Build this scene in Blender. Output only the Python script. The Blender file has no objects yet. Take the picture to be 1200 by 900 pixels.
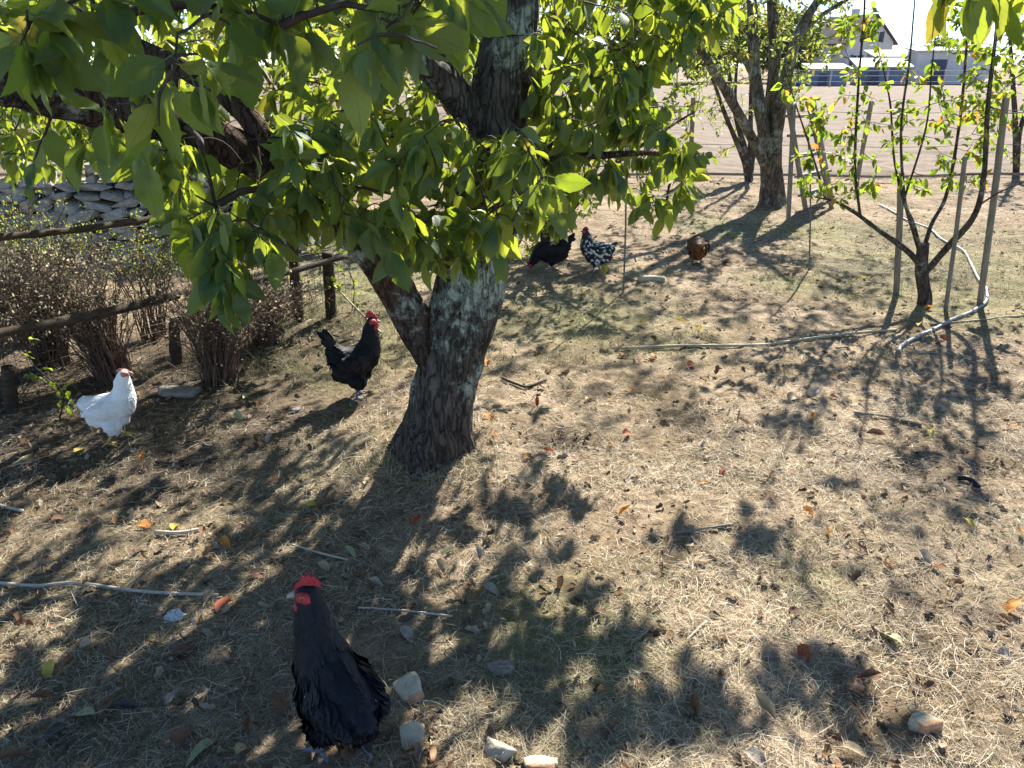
import bpy, bmesh, math, random
import numpy as np
from mathutils import Vector, Matrix

R = math.radians
rng = np.random.default_rng(7)
random.seed(7)
scene = bpy.context.scene
col = scene.collection

# ------------------------------------------------------------------ camera
CAM_H, PITCH, F = 1.55, R(22.6), 900.0
cam_d = bpy.data.cameras.new('camera')
cam_d.sensor_width = 36.0
cam_d.lens = 36.0 * F / 1200.0
cam_d.clip_start, cam_d.clip_end = 0.05, 3000
cam = bpy.data.objects.new('camera', cam_d)
col.objects.link(cam)
cam.location = (0, 0, CAM_H)
cam.rotation_euler = (math.pi / 2 - PITCH, 0, 0)
scene.camera = cam

# ------------------------------------------------------------------ light
SUN_AZ, SUN_EL = R(23.0), R(37.0)          # azimuth to the right of straight ahead (+Y)
SUN = np.array([math.sin(SUN_AZ) * math.cos(SUN_EL), math.cos(SUN_AZ) * math.cos(SUN_EL), math.sin(SUN_EL)])
world = bpy.data.worlds.new('World')
scene.world = world
world.use_nodes = True
wn = world.node_tree.nodes
sky = wn.new('ShaderNodeTexSky')
sky.sky_type = 'NISHITA'
sky.sun_disc = False
sky.sun_elevation = SUN_EL
sky.sun_rotation = SUN_AZ
sky.air_density, sky.dust_density, sky.ozone_density = 0.65, 0.05, 3.0
sky.altitude = 600
world.node_tree.links.new(sky.outputs[0], wn['Background'].inputs[0])
wn['Background'].inputs[1].default_value = 0.092
sl = bpy.data.lights.new('sun', 'SUN')
sl.energy, sl.angle, sl.color = 4.9, R(0.53), (1.0, 0.955, 0.885)
sun = bpy.data.objects.new('sun', sl)
col.objects.link(sun)
sun.location = (4, 8, 12)
sun.rotation_euler = Vector(-SUN).to_track_quat('-Z', 'Y').to_euler()
vs = scene.view_settings
vs.view_transform, vs.look, vs.exposure, vs.gamma = 'Standard', 'None', 1.60, 1.0
vs.use_curve_mapping = False
scene.render.engine = 'CYCLES'
scene.cycles.max_bounces = 7
scene.cycles.diffuse_bounces = 4
scene.cycles.transmission_bounces = 5
scene.cycles.use_denoising = True

# ------------------------------------------------------------------ numeric helpers
CP, SP = math.cos(PITCH), math.sin(PITCH)

def ray(px, py):
    cx, cy = (px - 600) / F, (450 - py) / F
    return np.array([cx, CP + cy * SP, -SP + cy * CP])

def at(px, py, Y):
    d = ray(px, py)
    return np.array([0, 0, CAM_H]) + d * (Y / d[1])

def proj(P):
    P = np.asarray(P, float).reshape(-1, 3)
    q = P - np.array([0, 0, CAM_H])
    zc = q[:, 1] * CP - q[:, 2] * SP
    yc = q[:, 1] * SP + q[:, 2] * CP
    z = np.maximum(zc, 1e-3)
    return np.stack([600 + F * q[:, 0] / z, 450 - F * yc / z, zc], 1)

def _hash(ix, iy, iz, seed):
    h = (ix * 374761393 + iy * 668265263 + iz * 2147483647 + seed * 1274126177) & 0xFFFFFFFF
    h = ((h ^ (h >> 13)) * 1274126177) & 0xFFFFFFFF
    h = ((h ^ (h >> 16)) * 2246822519) & 0xFFFFFFFF
    return (h ^ (h >> 15)) / 4294967295.0

def vnoise(P, seed=0):
    P = np.asarray(P, float)
    i = np.floor(P).astype(np.int64)
    f = P - i
    f = f * f * (3 - 2 * f)
    out = 0
    for a in (0, 1):
        for b in (0, 1):
            for c in (0, 1):
                w = (f[:, 0] if a else 1 - f[:, 0]) * (f[:, 1] if b else 1 - f[:, 1]) * (f[:, 2] if c else 1 - f[:, 2])
                out = out + w * _hash(i[:, 0] + a, i[:, 1] + b, i[:, 2] + c, seed)
    return out * 2 - 1

def fbm(P, octs=3, seed=0):
    o, a, s = 0, 1.0, 0
    P = np.asarray(P, float)
    for k in range(octs):
        o = o + a * vnoise(P * (2.03 ** k) + 17.3 * k, seed + k)
        s += a
        a *= 0.5
    return o / s

def smooth(a, b, x):
    t = np.clip((x - a) / (b - a), 0, 1)
    return t * t * (3 - 2 * t)

TRUNK = np.array([-0.33, 2.93])
HOLLOW = np.array([0.20, 3.02])

def gz(x, y, fine=True):
    x = np.atleast_1d(np.asarray(x, float))
    y = np.atleast_1d(np.asarray(y, float))
    P = np.stack([x, y, np.zeros_like(x)], 1)
    near = 1 - smooth(12, 30, np.hypot(x, y))
    h = 0.035 * fbm(P * 0.8, 2, 3) * near
    h = h + 0.06 * np.exp(-((x - TRUNK[0]) ** 2 + (y - TRUNK[1]) ** 2) / 0.28)
    h = h - 0.07 * np.exp(-(((x - HOLLOW[0]) / 0.17) ** 2 + ((y - HOLLOW[1]) / 0.13) ** 2))
    if fine:
        h = h + near * 0.016 * fbm(P * 6.5, 2, 11)
        n2 = 1 - smooth(4, 9, np.hypot(x, y))
        h = h + n2 * 0.008 * fbm(P * 28, 2, 23)
    return h

def gnd(px, py, fine=True):
    d = ray(px, py)
    z = 0.0
    for _ in range(6):
        t = (z - CAM_H) / d[2]
        P = np.array([0, 0, CAM_H]) + d * t
        z = float(gz(P[0], P[1], fine)[0])
    P[2] = z
    return P

def nrm(v):
    v = np.asarray(v, float)
    return v / np.maximum(np.linalg.norm(v, axis=-1, keepdims=True), 1e-9)

def spline(pts, n=8):
    P = np.array(pts, float)
    P = np.vstack([2 * P[0] - P[1], P, 2 * P[-1] - P[-2]])
    out = []
    for i in range(1, len(P) - 2):
        t = np.linspace(0, 1, n, endpoint=False)[:, None]
        a, b, c, d = P[i - 1], P[i], P[i + 1], P[i + 2]
        out.append(0.5 * ((2 * b) + (c - a) * t + (2 * a - 5 * b + 4 * c - d) * t ** 2 + (3 * b - a - 3 * c + d) * t ** 3))
    out.append(P[-2][None])
    return np.vstack(out)

class Acc:
    """collects vertices, faces, uv and a colour per vertex, and links them as one mesh object"""
    def __init__(s):
        s.V, s.F, s.U, s.C, s.M, s.n = [], [], [], [], [], 0
    def add(s, V, F, uv=None, c=(1, 1, 1), m=0):
        V = np.asarray(V, float)
        s.V.append(V)
        for f in (F if isinstance(F, list) else [F]):
            f = np.asarray(f, int)
            if len(f):
                s.F.append(f + s.n)
                s.M.append(np.full(len(f), m))
        s.U.append(np.zeros((len(V), 2)) if uv is None else np.asarray(uv, float))
        c = np.asarray(c, float)
        s.C.append(np.tile(c, (len(V), 1)) if c.ndim == 1 else c)
        s.n += len(V)
    def tube(s, P, r, k=8, c=(1, 1, 1), cap=True, m=0, disp=None):
        P = np.asarray(P, float)
        n = len(P)
        r = np.full(n, r) if np.isscalar(r) else np.asarray(r, float)
        T = nrm(np.gradient(P, axis=0))
        a = np.array([0, 0, 1.0]) if abs(T[0][2]) < 0.9 else np.array([1.0, 0, 0])
        u = nrm(np.cross(T[0], a))
        Us = []
        for i in range(n):
            u = nrm(u - T[i] * np.dot(u, T[i]))
            Us.append(u)
        Us = np.array(Us)
        Ws = np.cross(T, Us)
        ang = np.linspace(0, 2 * math.pi, k, endpoint=False)
        rr = np.repeat(r[:, None], k, 1)
        dirs = Us[:, None] * np.cos(ang)[None, :, None] + Ws[:, None] * np.sin(ang)[None, :, None]
        V = P[:, None] + dirs * rr[..., None]
        if disp is not None:
            d = disp(V.reshape(-1, 3), np.repeat(r, k), np.tile(ang, n)).reshape(n, k)
            V = P[:, None] + dirs * (rr + d)[..., None]
        L = np.concatenate([[0], np.cumsum(np.linalg.norm(np.diff(P, axis=0), axis=1))])
        uv = np.stack([np.tile(ang / (2 * math.pi), n), np.repeat(L, k)], 1)
        i, j = np.meshgrid(np.arange(n - 1), np.arange(k), indexing='ij')
        j2 = (j + 1) % k
        Q = np.stack([i * k + j, i * k + j2, (i + 1) * k + j2, (i + 1) * k + j], -1).reshape(-1, 4)
        F = [Q]
        V = V.reshape(-1, 3)
        if cap:
            V = np.vstack([V, P[:1], P[-1:]])
            uv = np.vstack([uv, [[0, 0]], [[0, L[-1]]]])
            b = np.arange(k)
            F.append(np.stack([np.full(k, n * k), (b + 1) % k, b], 1))
            F.append(np.stack([np.full(k, n * k + 1), (n - 1) * k + b, (n - 1) * k + (b + 1) % k], 1))
            if np.asarray(c).ndim == 2 and len(c) == n * k:
                c = np.vstack([c, c[:1], c[-1:]])
        s.add(V, F, uv, c, m)
        return s
    def box(s, c, size, rz=0, col_=(1, 1, 1), m=0, X=None):
        b = np.array([[x, y, z] for z in (-.5, .5) for y in (-.5, .5) for x in (-.5, .5)]) * np.array(size)
        if X is not None:
            b = b @ np.asarray(X)
        else:
            ca, sa = math.cos(rz), math.sin(rz)
            b = b @ np.array([[ca, sa, 0], [-sa, ca, 0], [0, 0, 1]])
        Fq = np.array([[0, 2, 3, 1], [4, 5, 7, 6], [0, 1, 5, 4], [2, 6, 7, 3], [0, 4, 6, 2], [1, 3, 7, 5]])
        s.add(b + np.asarray(c), Fq, None, col_, m)
        return s
    def beam(s, a, b, w, t, col_=(1, 1, 1), m=0):
        a, b = np.asarray(a, float), np.asarray(b, float)
        d = nrm(b - a)
        u = nrm(np.cross(d, [0, 0, 1] if abs(d[2]) < .9 else [0, 1, 0]))
        v = np.cross(u, d)
        return s.box((a + b) / 2, (np.linalg.norm(b - a), w, t), X=np.stack([d, u, v]), col_=col_, m=m)
    def mesh(s, name, mats, origin=(0, 0, 0), sm=True):
        V = np.vstack(s.V) - np.asarray(origin)
        me = bpy.data.meshes.new(name)
        me.vertices.add(len(V))
        me.vertices.foreach_set('co', V.ravel())
        loops = np.concatenate([f.ravel() for f in s.F])
        cnt = np.concatenate([np.full(len(f), f.shape[1]) for f in s.F])
        st = np.concatenate([[0], np.cumsum(cnt)[:-1]])
        me.loops.add(len(loops))
        me.loops.foreach_set('vertex_index', loops)
        me.polygons.add(len(cnt))
        me.polygons.foreach_set('loop_start', st)
        me.polygons.foreach_set('material_index', np.concatenate(s.M).astype(np.int32))
        me.polygons.foreach_set('use_smooth', np.full(len(cnt), bool(sm)))
        uv = me.uv_layers.new(name='UVMap')
        uv.data.foreach_set('uv', np.vstack(s.U)[loops].ravel())
        ca = me.color_attributes.new('Col', 'FLOAT_COLOR', 'POINT')
        C = np.vstack(s.C)
        ca.data.foreach_set('color', np.hstack([C, np.ones((len(C), 1))]).ravel())
        me.update(calc_edges=True)
        for m in (mats if isinstance(mats, (list, tuple)) else [mats]):
            me.materials.append(m)
        return me
    def obj(s, name, mats, parent=None, origin=None, sm=True):
        if origin is None:
            origin = getattr(parent, 'location', (0, 0, 0)) if parent is not None else (0, 0, 0)
        me = s.mesh(name, mats, origin, sm)
        o = bpy.data.objects.new(name, me)
        col.objects.link(o)
        if parent is not None:
            o.parent = parent
        else:
            o.location = origin
        return o

def tag(o, label=None, cat=None, group=None, kind=None):
    if label: o['label'] = label
    if cat: o['category'] = cat
    if group: o['group'] = group
    if kind: o['kind'] = kind
    return o

def thing(name, loc, label, cat, group=None):
    o = bpy.data.objects.new(name, None)
    col.objects.link(o)
    o.location = loc
    o.empty_display_size = 0.1
    return tag(o, label, cat, group)

# ------------------------------------------------------------------ materials
def new_mat(name):
    m = bpy.data.materials.new(name)
    m.use_nodes = True
    nt = m.node_tree
    nt.nodes.clear()
    out = nt.nodes.new('ShaderNodeOutputMaterial')
    return m, nt, out

class N:
    def __init__(s, nt): s.nt = nt
    def node(s, t, **kw):
        n = s.nt.nodes.new(t)
        for k, v in kw.items():
            if k.startswith('i_'):
                n.inputs[k[2:].replace('_', ' ')].default_value = v
            else:
                setattr(n, k, v)
        return n
    def link(s, a, b): s.nt.links.new(a, b)
    def ramp(s, fac, stops, interp='LINEAR'):
        n = s.nt.nodes.new('ShaderNodeValToRGB')
        cr = n.color_ramp
        cr.interpolation = interp
        while len(cr.elements) < len(stops):
            cr.elements.new(0.5)
        for e, (p, c) in zip(cr.elements, stops):
            e.position = p
            e.color = (*c, 1) if len(c) == 3 else c
        if fac is not None: s.link(fac, n.inputs[0])
        return n.outputs[0]
    def noise(s, scale, vec=None, detail=4, rough=0.6, dim='3D'):
        n = s.nt.nodes.new('ShaderNodeTexNoise')
        n.inputs['Scale'].default_value = scale
        n.inputs['Detail'].default_value = detail
        n.inputs['Roughness'].default_value = rough
        if vec is not None: s.link(vec, n.inputs['Vector'])
        return n.outputs['Fac']
    def mix(s, fac, a, b, mode='MIX'):
        n = s.nt.nodes.new('ShaderNodeMix')
        n.data_type = 'RGBA'
        n.blend_type = mode
        for v, i in ((fac, 0), (a, 6), (b, 7)):
            if isinstance(v, (int, float)): n.inputs[i].default_value = v
            elif isinstance(v, tuple): n.inputs[i].default_value = (*v, 1) if len(v) == 3 else v
            else: s.link(v, n.inputs[i])
        return n.outputs[2]
    def math(s, op, a, b=None, c=None):
        n = s.nt.nodes.new('ShaderNodeMath')
        n.operation = op
        for i, v in enumerate((a, b, c)):
            if v is None: continue
            if isinstance(v, (int, float)): n.inputs[i].default_value = v
            else: s.link(v, n.inputs[i])
        return n.outputs[0]
    def bump(s, h, strength, dist=0.01):
        n = s.nt.nodes.new('ShaderNodeBump')
        n.inputs['Strength'].default_value = strength
        n.inputs['Distance'].default_value = dist
        s.link(h, n.inputs['Height'])
        return n.outputs[0]
    def bsdf(s, color, rough=0.8, normal=None, spec=0.3, **kw):
        n = s.nt.nodes.new('ShaderNodeBsdfPrincipled')
        if isinstance(color, tuple): n.inputs['Base Color'].default_value = (*color, 1)
        else: s.link(color, n.inputs['Base Color'])
        if isinstance(rough, (int, float)): n.inputs['Roughness'].default_value = rough
        else: s.link(rough, n.inputs['Roughness'])
        n.inputs['Specular IOR Level'].default_value = spec
        if normal is not None: s.link(normal, n.inputs['Normal'])
        for k, v in kw.items(): n.inputs[k.replace('_', ' ')].default_value = v
        return n.outputs[0]

def obj_coord(n):
    return n.node('ShaderNodeTexCoord').outputs['Object']

def simple_mat(name, c1, c2, scale=30, rough=0.8, bump=0.3, dist=0.004, spec=0.25, stretch=None):
    m, nt, out = new_mat(name)
    n = N(nt)
    v = obj_coord(n)
    if stretch:
        mp = n.node('ShaderNodeMapping')
        mp.inputs['Scale'].default_value = stretch
        n.link(v, mp.inputs[0])
        v = mp.outputs[0]
    f = n.noise(scale, v, 5, 0.65)
    c = n.ramp(f, [(0.3, c1), (0.7, c2)])
    f2 = n.noise(scale * 3, v, 4)
    n.link(n.bsdf(c, rough, n.bump(f2, bump, dist), spec), out.inputs[0])
    return m

def attr_mat(name, rough=0.85, trans=0.0, spec=0.2, noise=0.25, scale=120):
    m, nt, out = new_mat(name)
    n = N(nt)
    a = n.node('ShaderNodeAttribute', attribute_name='Col').outputs['Color']
    f = n.noise(scale, obj_coord(n), 3)
    c = n.mix(noise, a, n.ramp(f, [(0.3, (0.25, 0.25, 0.25)), (0.75, (1.0, 1.0, 1.0))]), 'MULTIPLY')
    s = n.bsdf(c, rough, None, spec)
    if trans:
        t = n.node('ShaderNodeBsdfTranslucent')
        n.link(c, t.inputs[0])
        mx = n.node('ShaderNodeMixShader')
        mx.inputs[0].default_value = trans
        n.link(s, mx.inputs[1]); n.link(t.outputs[0], mx.inputs[2])
        s = mx.outputs[0]
    n.link(s, out.inputs[0])
    return m

def leaf_mat(name, stops, tstops, trans=0.5, source='attr', rough=0.52, veins=True, spec=0.28):
    """stops: reflected colour over a per-leaf random; tstops: colour of light coming through"""
    m, nt, out = new_mat(name)
    n = N(nt)
    if source == 'attr':
        rnd = n.node('ShaderNodeSeparateColor')
        n.link(n.node('ShaderNodeAttribute', attribute_name='Col').outputs['Color'], rnd.inputs[0])
        rnd = rnd.outputs[0]
    else:
        rnd = n.node('ShaderNodeObjectInfo').outputs['Random']
    c = n.ramp(rnd, stops)
    t = n.ramp(rnd, tstops)
    nor = None
    if veins:
        uv = n.node('ShaderNodeUVMap', uv_map='UVMap').outputs[0]
        sp = n.node('ShaderNodeSeparateXYZ')
        n.link(uv, sp.inputs[0])
        v = n.math('ABSOLUTE', sp.outputs[1])
        side = n.math('FRACT', n.math('ADD', n.math('MULTIPLY', sp.outputs[0], 8.0), n.math('MULTIPLY', v, -4.5)))
        sv = n.math('LESS_THAN', n.math('ABSOLUTE', n.math('SUBTRACT', side, 0.5)), 0.06)
        mv = n.math('LESS_THAN', v, 0.018)
        vn = n.math('MAXIMUM', n.math('MULTIPLY', sv, 0.45), mv)
        blot = n.noise(9, uv, 4)
        c = n.mix(n.math('MULTIPLY', vn, 0.75), c, (0.15, 0.20, 0.08))
        c = n.mix(0.8, c, n.ramp(blot, [(0.35, (0.5, 0.5, 0.5)), (0.7, (1.15, 1.15, 1.15))]), 'MULTIPLY')
        t = n.mix(n.math('MULTIPLY', vn, 0.55), t, (0.18, 0.24, 0.03))
        wave = n.math('SINE', n.math('MULTIPLY', side, 6.283))
        nor = n.bump(wave, 0.10, 0.0008)
    geo = n.node('ShaderNodeNewGeometry')
    c = n.mix(n.math('MULTIPLY', geo.outputs['Backfacing'], 0.35), c, (0.13, 0.17, 0.09))
    s = n.bsdf(c, rough, nor, spec)
    tr = n.node('ShaderNodeBsdfTranslucent')
    n.link(t, tr.inputs[0])
    mx = n.node('ShaderNodeMixShader')
    mx.inputs[0].default_value = trans
    n.link(s, mx.inputs[1]); n.link(tr.outputs[0], mx.inputs[2])
    n.link(mx.outputs[0], out.inputs[0])
    return m

def bark_mat(name, dark, mid, lichen, lichen_amt=0.5, scale=1.0, red=None, foot=None):
    m, nt, out = new_mat(name)
    n = N(nt)
    v = obj_coord(n)
    mp = n.node('ShaderNodeMapping')
    mp.inputs['Scale'].default_value = (1, 1, 0.35)
    n.link(v, mp.inputs[0])
    f = n.noise(28 * scale, mp.outputs[0], 6, 0.7)
    c = n.ramp(f, [(0.30, dark), (0.66, mid)])
    if red:
        fr = n.noise(3.0 * scale, v, 3)
        c = n.mix(n.ramp(fr, [(0.45, (0, 0, 0)), (0.6, (1, 1, 1))]), c, n.ramp(f, [(0.3, dark), (0.65, red)]))
    big = n.noise(3.6 * scale, v, 3, 0.6)
    fl = n.noise(32 * scale, v, 5, 0.75)
    lm = n.math('ADD', n.math('MULTIPLY', big, 0.95), n.math('MULTIPLY', fl, 0.45))
    a = 0.98 - 0.25 * lichen_amt
    mask = n.ramp(lm, [(a - 0.16, (0, 0, 0)), (a - 0.10, (1, 1, 1))])
    if foot:   # lichen grows higher up, not on the trodden foot
        sz = n.node('ShaderNodeSeparateXYZ'); n.link(v, sz.inputs[0])
        mask = n.math('MULTIPLY', mask, n.ramp(sz.outputs[2], [(foot[0], (0, 0, 0)), (foot[1], (1, 1, 1))]))
    c = n.mix(mask, c, n.ramp(n.noise(90 * scale, v, 3), [(0.3, tuple(0.6 * x for x in lichen)), (0.7, lichen)]))
    mp2 = n.node('ShaderNodeMapping')
    mp2.inputs['Scale'].default_value = (1, 1, 0.22)
    n.link(v, mp2.inputs[0])
    rid = n.noise(34 * scale, mp2.outputs[0], 3, 0.5)
    rid = n.math('ABSOLUTE', n.math('SUBTRACT', rid, 0.5))
    crack = n.ramp(rid, [(0.0, (0, 0, 0)), (0.055, (1, 1, 1))])
    c = n.mix(0.7, c, n.ramp(crack, [(0.0, (0.35, 0.33, 0.32)), (1.0, (1.15, 1.15, 1.15))]), 'MULTIPLY')
    b = n.math('ADD', n.math('ADD', n.math('MULTIPLY', f, 1.0), n.math('MULTIPLY', mask, 0.25)), n.math('MULTIPLY', crack, 0.5))
    n.link(n.bsdf(c, 0.92, n.bump(b, 1.0, 0.022 / scale), 0.12), out.inputs[0])
    return m

GREEN = [(0.0, (0.022, 0.065, 0.032)), (0.35, (0.032, 0.085, 0.036)), (0.7, (0.045, 0.105, 0.036)), (0.965, (0.07, 0.125, 0.035)), (1.0, (0.26, 0.24, 0.04))]
GREEN_T = [(0.0, (0.46, 0.60, 0.03)), (0.5, (0.62, 0.74, 0.045)), (0.96, (0.80, 0.86, 0.08)), (1.0, (0.9, 0.7, 0.08))]
M = {}
M['leaf'] = leaf_mat('cherry_leaf', GREEN, GREEN_T, 0.31)
M['leaf_obj'] = leaf_mat('cherry_leaf_single', GREEN, GREEN_T, 0.31, 'obj')
PEAR = [(0.0, (0.05, 0.11, 0.02)), (0.8, (0.12, 0.17, 0.03)), (0.92, (0.30, 0.24, 0.03)), (1.0, (0.42, 0.15, 0.03))]
PEAR_T = [(0.0, (0.28, 0.45, 0.03)), (0.8, (0.48, 0.58, 0.05)), (0.92, (0.7, 0.5, 0.05)), (1.0, (0.8, 0.25, 0.04))]
M['pear'] = leaf_mat('pear_leaf', PEAR, PEAR_T, 0.5, 'attr')
M['pear_obj'] = leaf_mat('pear_leaf_single', PEAR, PEAR_T, 0.5, 'obj')
OLD = [(0.0, (0.07, 0.11, 0.03)), (0.8, (0.15, 0.19, 0.05)), (1.0, (0.30, 0.22, 0.06))]
OLD_T = [(0.0, (0.30, 0.42, 0.05)), (0.8, (0.50, 0.55, 0.10)), (1.0, (0.65, 0.45, 0.08))]
M['oldleaf'] = leaf_mat('apple_leaf', OLD, OLD_T, 0.5, 'attr', veins=False)
FAR = [(0.0, (0.055, 0.085, 0.035)), (0.7, (0.10, 0.13, 0.05)), (1.0, (0.16, 0.15, 0.05))]
M['farleaf'] = leaf_mat('far_leaf', FAR, OLD_T, 0.3, 'attr', rough=0.6, veins=False)
DRY = [(0.0, (0.28, 0.17, 0.11)), (0.6, (0.42, 0.33, 0.22)), (1.0, (0.52, 0.50, 0.36))]
DRY_T = [(0.0, (0.45, 0.36, 0.2)), (1.0, (0.75, 0.68, 0.42))]
M['dryleaf'] = leaf_mat('dry_shrub_leaf', DRY, DRY_T, 0.4, 'attr', rough=0.8, veins=False)
M['bark'] = bark_mat('cherry_bark', (0.026, 0.022, 0.019), (0.135, 0.118, 0.10), (0.36, 0.40, 0.33), 0.46, 1.0, red=(0.13, 0.095, 0.07), foot=(0.14, 0.32))
M['bark_dark'] = bark_mat('cherry_limb_bark', (0.020, 0.014, 0.011), (0.085, 0.062, 0.05), (0.30, 0.31, 0.27), 0.28, 1.0, red=(0.12, 0.068, 0.045))
M['bark_old'] = bark_mat('apple_bark', (0.06, 0.05, 0.038), (0.21, 0.18, 0.135), (0.34, 0.34, 0.27), 0.42, 0.8)
M['bark_young'] = bark_mat('pear_bark', (0.035, 0.028, 0.022), (0.14, 0.11, 0.085), (0.3, 0.3, 0.26), 0.2, 2.0)
M['twig'] = simple_mat('twig_bark', (0.025, 0.018, 0.014), (0.09, 0.065, 0.05), 40)
M['shrub_stem'] = simple_mat('dry_shrub_stem', (0.06, 0.036, 0.026), (0.18, 0.115, 0.08), 40)
M['straw'] = attr_mat('dry_grass', 0.75, 0.25, 0.25, 0.15)
M['litter'] = attr_mat('leaf_litter', 0.95, 0.15, 0.08, 0.45)
M['stake'] = simple_mat('grey_wood', (0.15, 0.125, 0.095), (0.30, 0.26, 0.20), 14, 0.85, 0.5, 0.004, stretch=(4, 4, 0.5))
M['dark_wood'] = simple_mat('dark_fence_wood', (0.024, 0.018, 0.013), (0.085, 0.06, 0.04), 18, 0.9, 0.7, 0.006, stretch=(1, 1, 4))
M['wire'] = simple_mat('rusty_wire', (0.10, 0.085, 0.07), (0.2, 0.18, 0.16), 60, 0.6)

def ground_mat():
    m, nt, out = new_mat('soil_and_thatch')
    n = N(nt)
    v = obj_coord(n)
    sc = n.node('ShaderNodeSeparateColor')
    n.link(n.node('ShaderNodeAttribute', attribute_name='Col').outputs['Color'], sc.inputs[0])
    f1 = n.noise(2.2, v, 4, 0.6)
    f2 = n.noise(26, v, 6, 0.7)
    f3 = n.noise(160, v, 4, 0.7)
    tan = n.ramp(f2, [(0.28, (0.11, 0.08, 0.05)), (0.5, (0.27, 0.20, 0.12)), (0.72, (0.46, 0.36, 0.22))])
    pale = n.ramp(f2, [(0.3, (0.24, 0.17, 0.11)), (0.65, (0.54, 0.42, 0.28))])
    c = n.mix(n.ramp(f1, [(0.42, (0, 0, 0)), (0.62, (1, 1, 1))]), tan, pale)
    f0 = n.noise(0.9, v, 4, 0.65)
    c = n.mix(0.8, c, n.ramp(f0, [(0.35, (0.62, 0.58, 0.55)), (0.65, (1.1, 1.08, 1.05))]), 'MULTIPLY')
    grn = n.ramp(f2, [(0.3, (0.10, 0.105, 0.04)), (0.7, (0.30, 0.29, 0.12))])
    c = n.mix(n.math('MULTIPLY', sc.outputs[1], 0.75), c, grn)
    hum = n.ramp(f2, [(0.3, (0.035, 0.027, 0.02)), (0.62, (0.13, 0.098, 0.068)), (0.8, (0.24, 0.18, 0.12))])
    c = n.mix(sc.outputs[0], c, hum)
    c = n.mix(0.55, c, n.ramp(f3, [(0.3, (0.35, 0.35, 0.35)), (0.7, (1.2, 1.2, 1.2))]), 'MULTIPLY')
    h = n.math('ADD', n.math('MULTIPLY', f2, 1.0), n.math('MULTIPLY', f3, 0.5))
    n.link(n.bsdf(c, 0.95, n.bump(h, 0.8, 0.012), 0.1), out.inputs[0])
    return m
M['ground'] = ground_mat()
M['field'] = simple_mat('dry_field_soil', (0.11, 0.077, 0.048), (0.225, 0.165, 0.108), 1.6, 0.95, 0.6, 0.03)

# ------------------------------------------------------------------ ground
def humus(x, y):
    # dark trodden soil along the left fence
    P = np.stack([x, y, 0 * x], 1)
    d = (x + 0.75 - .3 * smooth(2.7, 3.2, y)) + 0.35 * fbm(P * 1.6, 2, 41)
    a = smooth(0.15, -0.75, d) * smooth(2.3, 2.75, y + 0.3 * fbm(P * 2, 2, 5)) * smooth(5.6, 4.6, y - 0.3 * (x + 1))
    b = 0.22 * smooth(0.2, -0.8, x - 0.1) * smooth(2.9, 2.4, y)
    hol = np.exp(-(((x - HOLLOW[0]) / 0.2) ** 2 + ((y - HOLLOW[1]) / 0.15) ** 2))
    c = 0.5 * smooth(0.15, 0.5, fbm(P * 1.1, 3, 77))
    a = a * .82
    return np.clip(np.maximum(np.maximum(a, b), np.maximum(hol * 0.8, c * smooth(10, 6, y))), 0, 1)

def greenness(x, y):
    P = np.stack([x, y, 0 * x], 1)
    g = smooth(0.0, 0.45, fbm(P * 0.9, 3, 61)) * 0.8
    g = np.maximum(g, np.exp(-(((x - 0.45) / 0.6) ** 2 + ((y - 4.9) / 0.7) ** 2)) * 0.9)
    g = np.maximum(g, np.exp(-(((x - 0.10) / 0.3) ** 2 + ((y - 1.75) / 0.3) ** 2)) * 0.8)
    g = np.maximum(g, smooth(2.0, 3.0, x) * smooth(8, 6.5, y) * smooth(4.2, 5, y) * 0.7)
    g = g * (1 - .8 * smooth(.1, -.5, x) * smooth(3.2, 2.6, y))
    return np.clip(g, 0, 1) * smooth(11, 9, y)

ys = np.concatenate([np.linspace(-3, 0.95, 22), np.geomspace(1.0, 14, 600), np.geomspace(14.3, 500, 60)])
us = np.linspace(-1, 1, 420)
us = np.sign(us) * np.abs(us) ** 1.15
YY, UU = np.meshgrid(ys, us, indexing='ij')
XX = UU * (3.4 + 0.85 * np.maximum(YY, 0))
x, y = XX.ravel(), YY.ravel()
z = gz(x, y)
nr, nc = len(ys), len(us)
i, j = np.meshgrid(np.arange(nr - 1), np.arange(nc - 1), indexing='ij')
Q = np.stack([i * nc + j, i * nc + j + 1, (i + 1) * nc + j + 1, (i + 1) * nc + j], -1).reshape(-1, 4)
g = Acc()
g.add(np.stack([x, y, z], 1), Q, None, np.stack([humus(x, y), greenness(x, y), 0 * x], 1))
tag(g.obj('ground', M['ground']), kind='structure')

# ploughed dry field beyond the garden, with clods
fy = np.concatenate([np.geomspace(11.6, 60, 330)])
fu = np.linspace(-1, 1, 320)
YY, UU = np.meshgrid(fy, fu, indexing='ij')
XX = UU * (9 + 0.85 * YY)
x, y = XX.ravel(), YY.ravel()
P = np.stack([x, y, 0 * x], 1)
z = gz(x, y) + 0.03 + 0.04 * fbm(P * np.array([1.6, 2.2, 1]), 3, 91) + 0.05 * np.maximum(fbm(P * 7, 2, 95), 0)
edge = np.minimum(smooth(11.6, 12.0, y), smooth(60, 59, y))
z = np.where(edge < 1, gz(x, y) + (z - gz(x, y)) * edge + 0.004, z)
nr, nc = len(fy), len(fu)
i, j = np.meshgrid(np.arange(nr - 1), np.arange(nc - 1), indexing='ij')
Q = np.stack([i * nc + j, i * nc + j + 1, (i + 1) * nc + j + 1, (i + 1) * nc + j], -1).reshape(-1, 4)
g = Acc()
g.add(np.stack([x, y, z], 1), Q)
tag(g.obj('field', M['field']), kind='structure')

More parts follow.
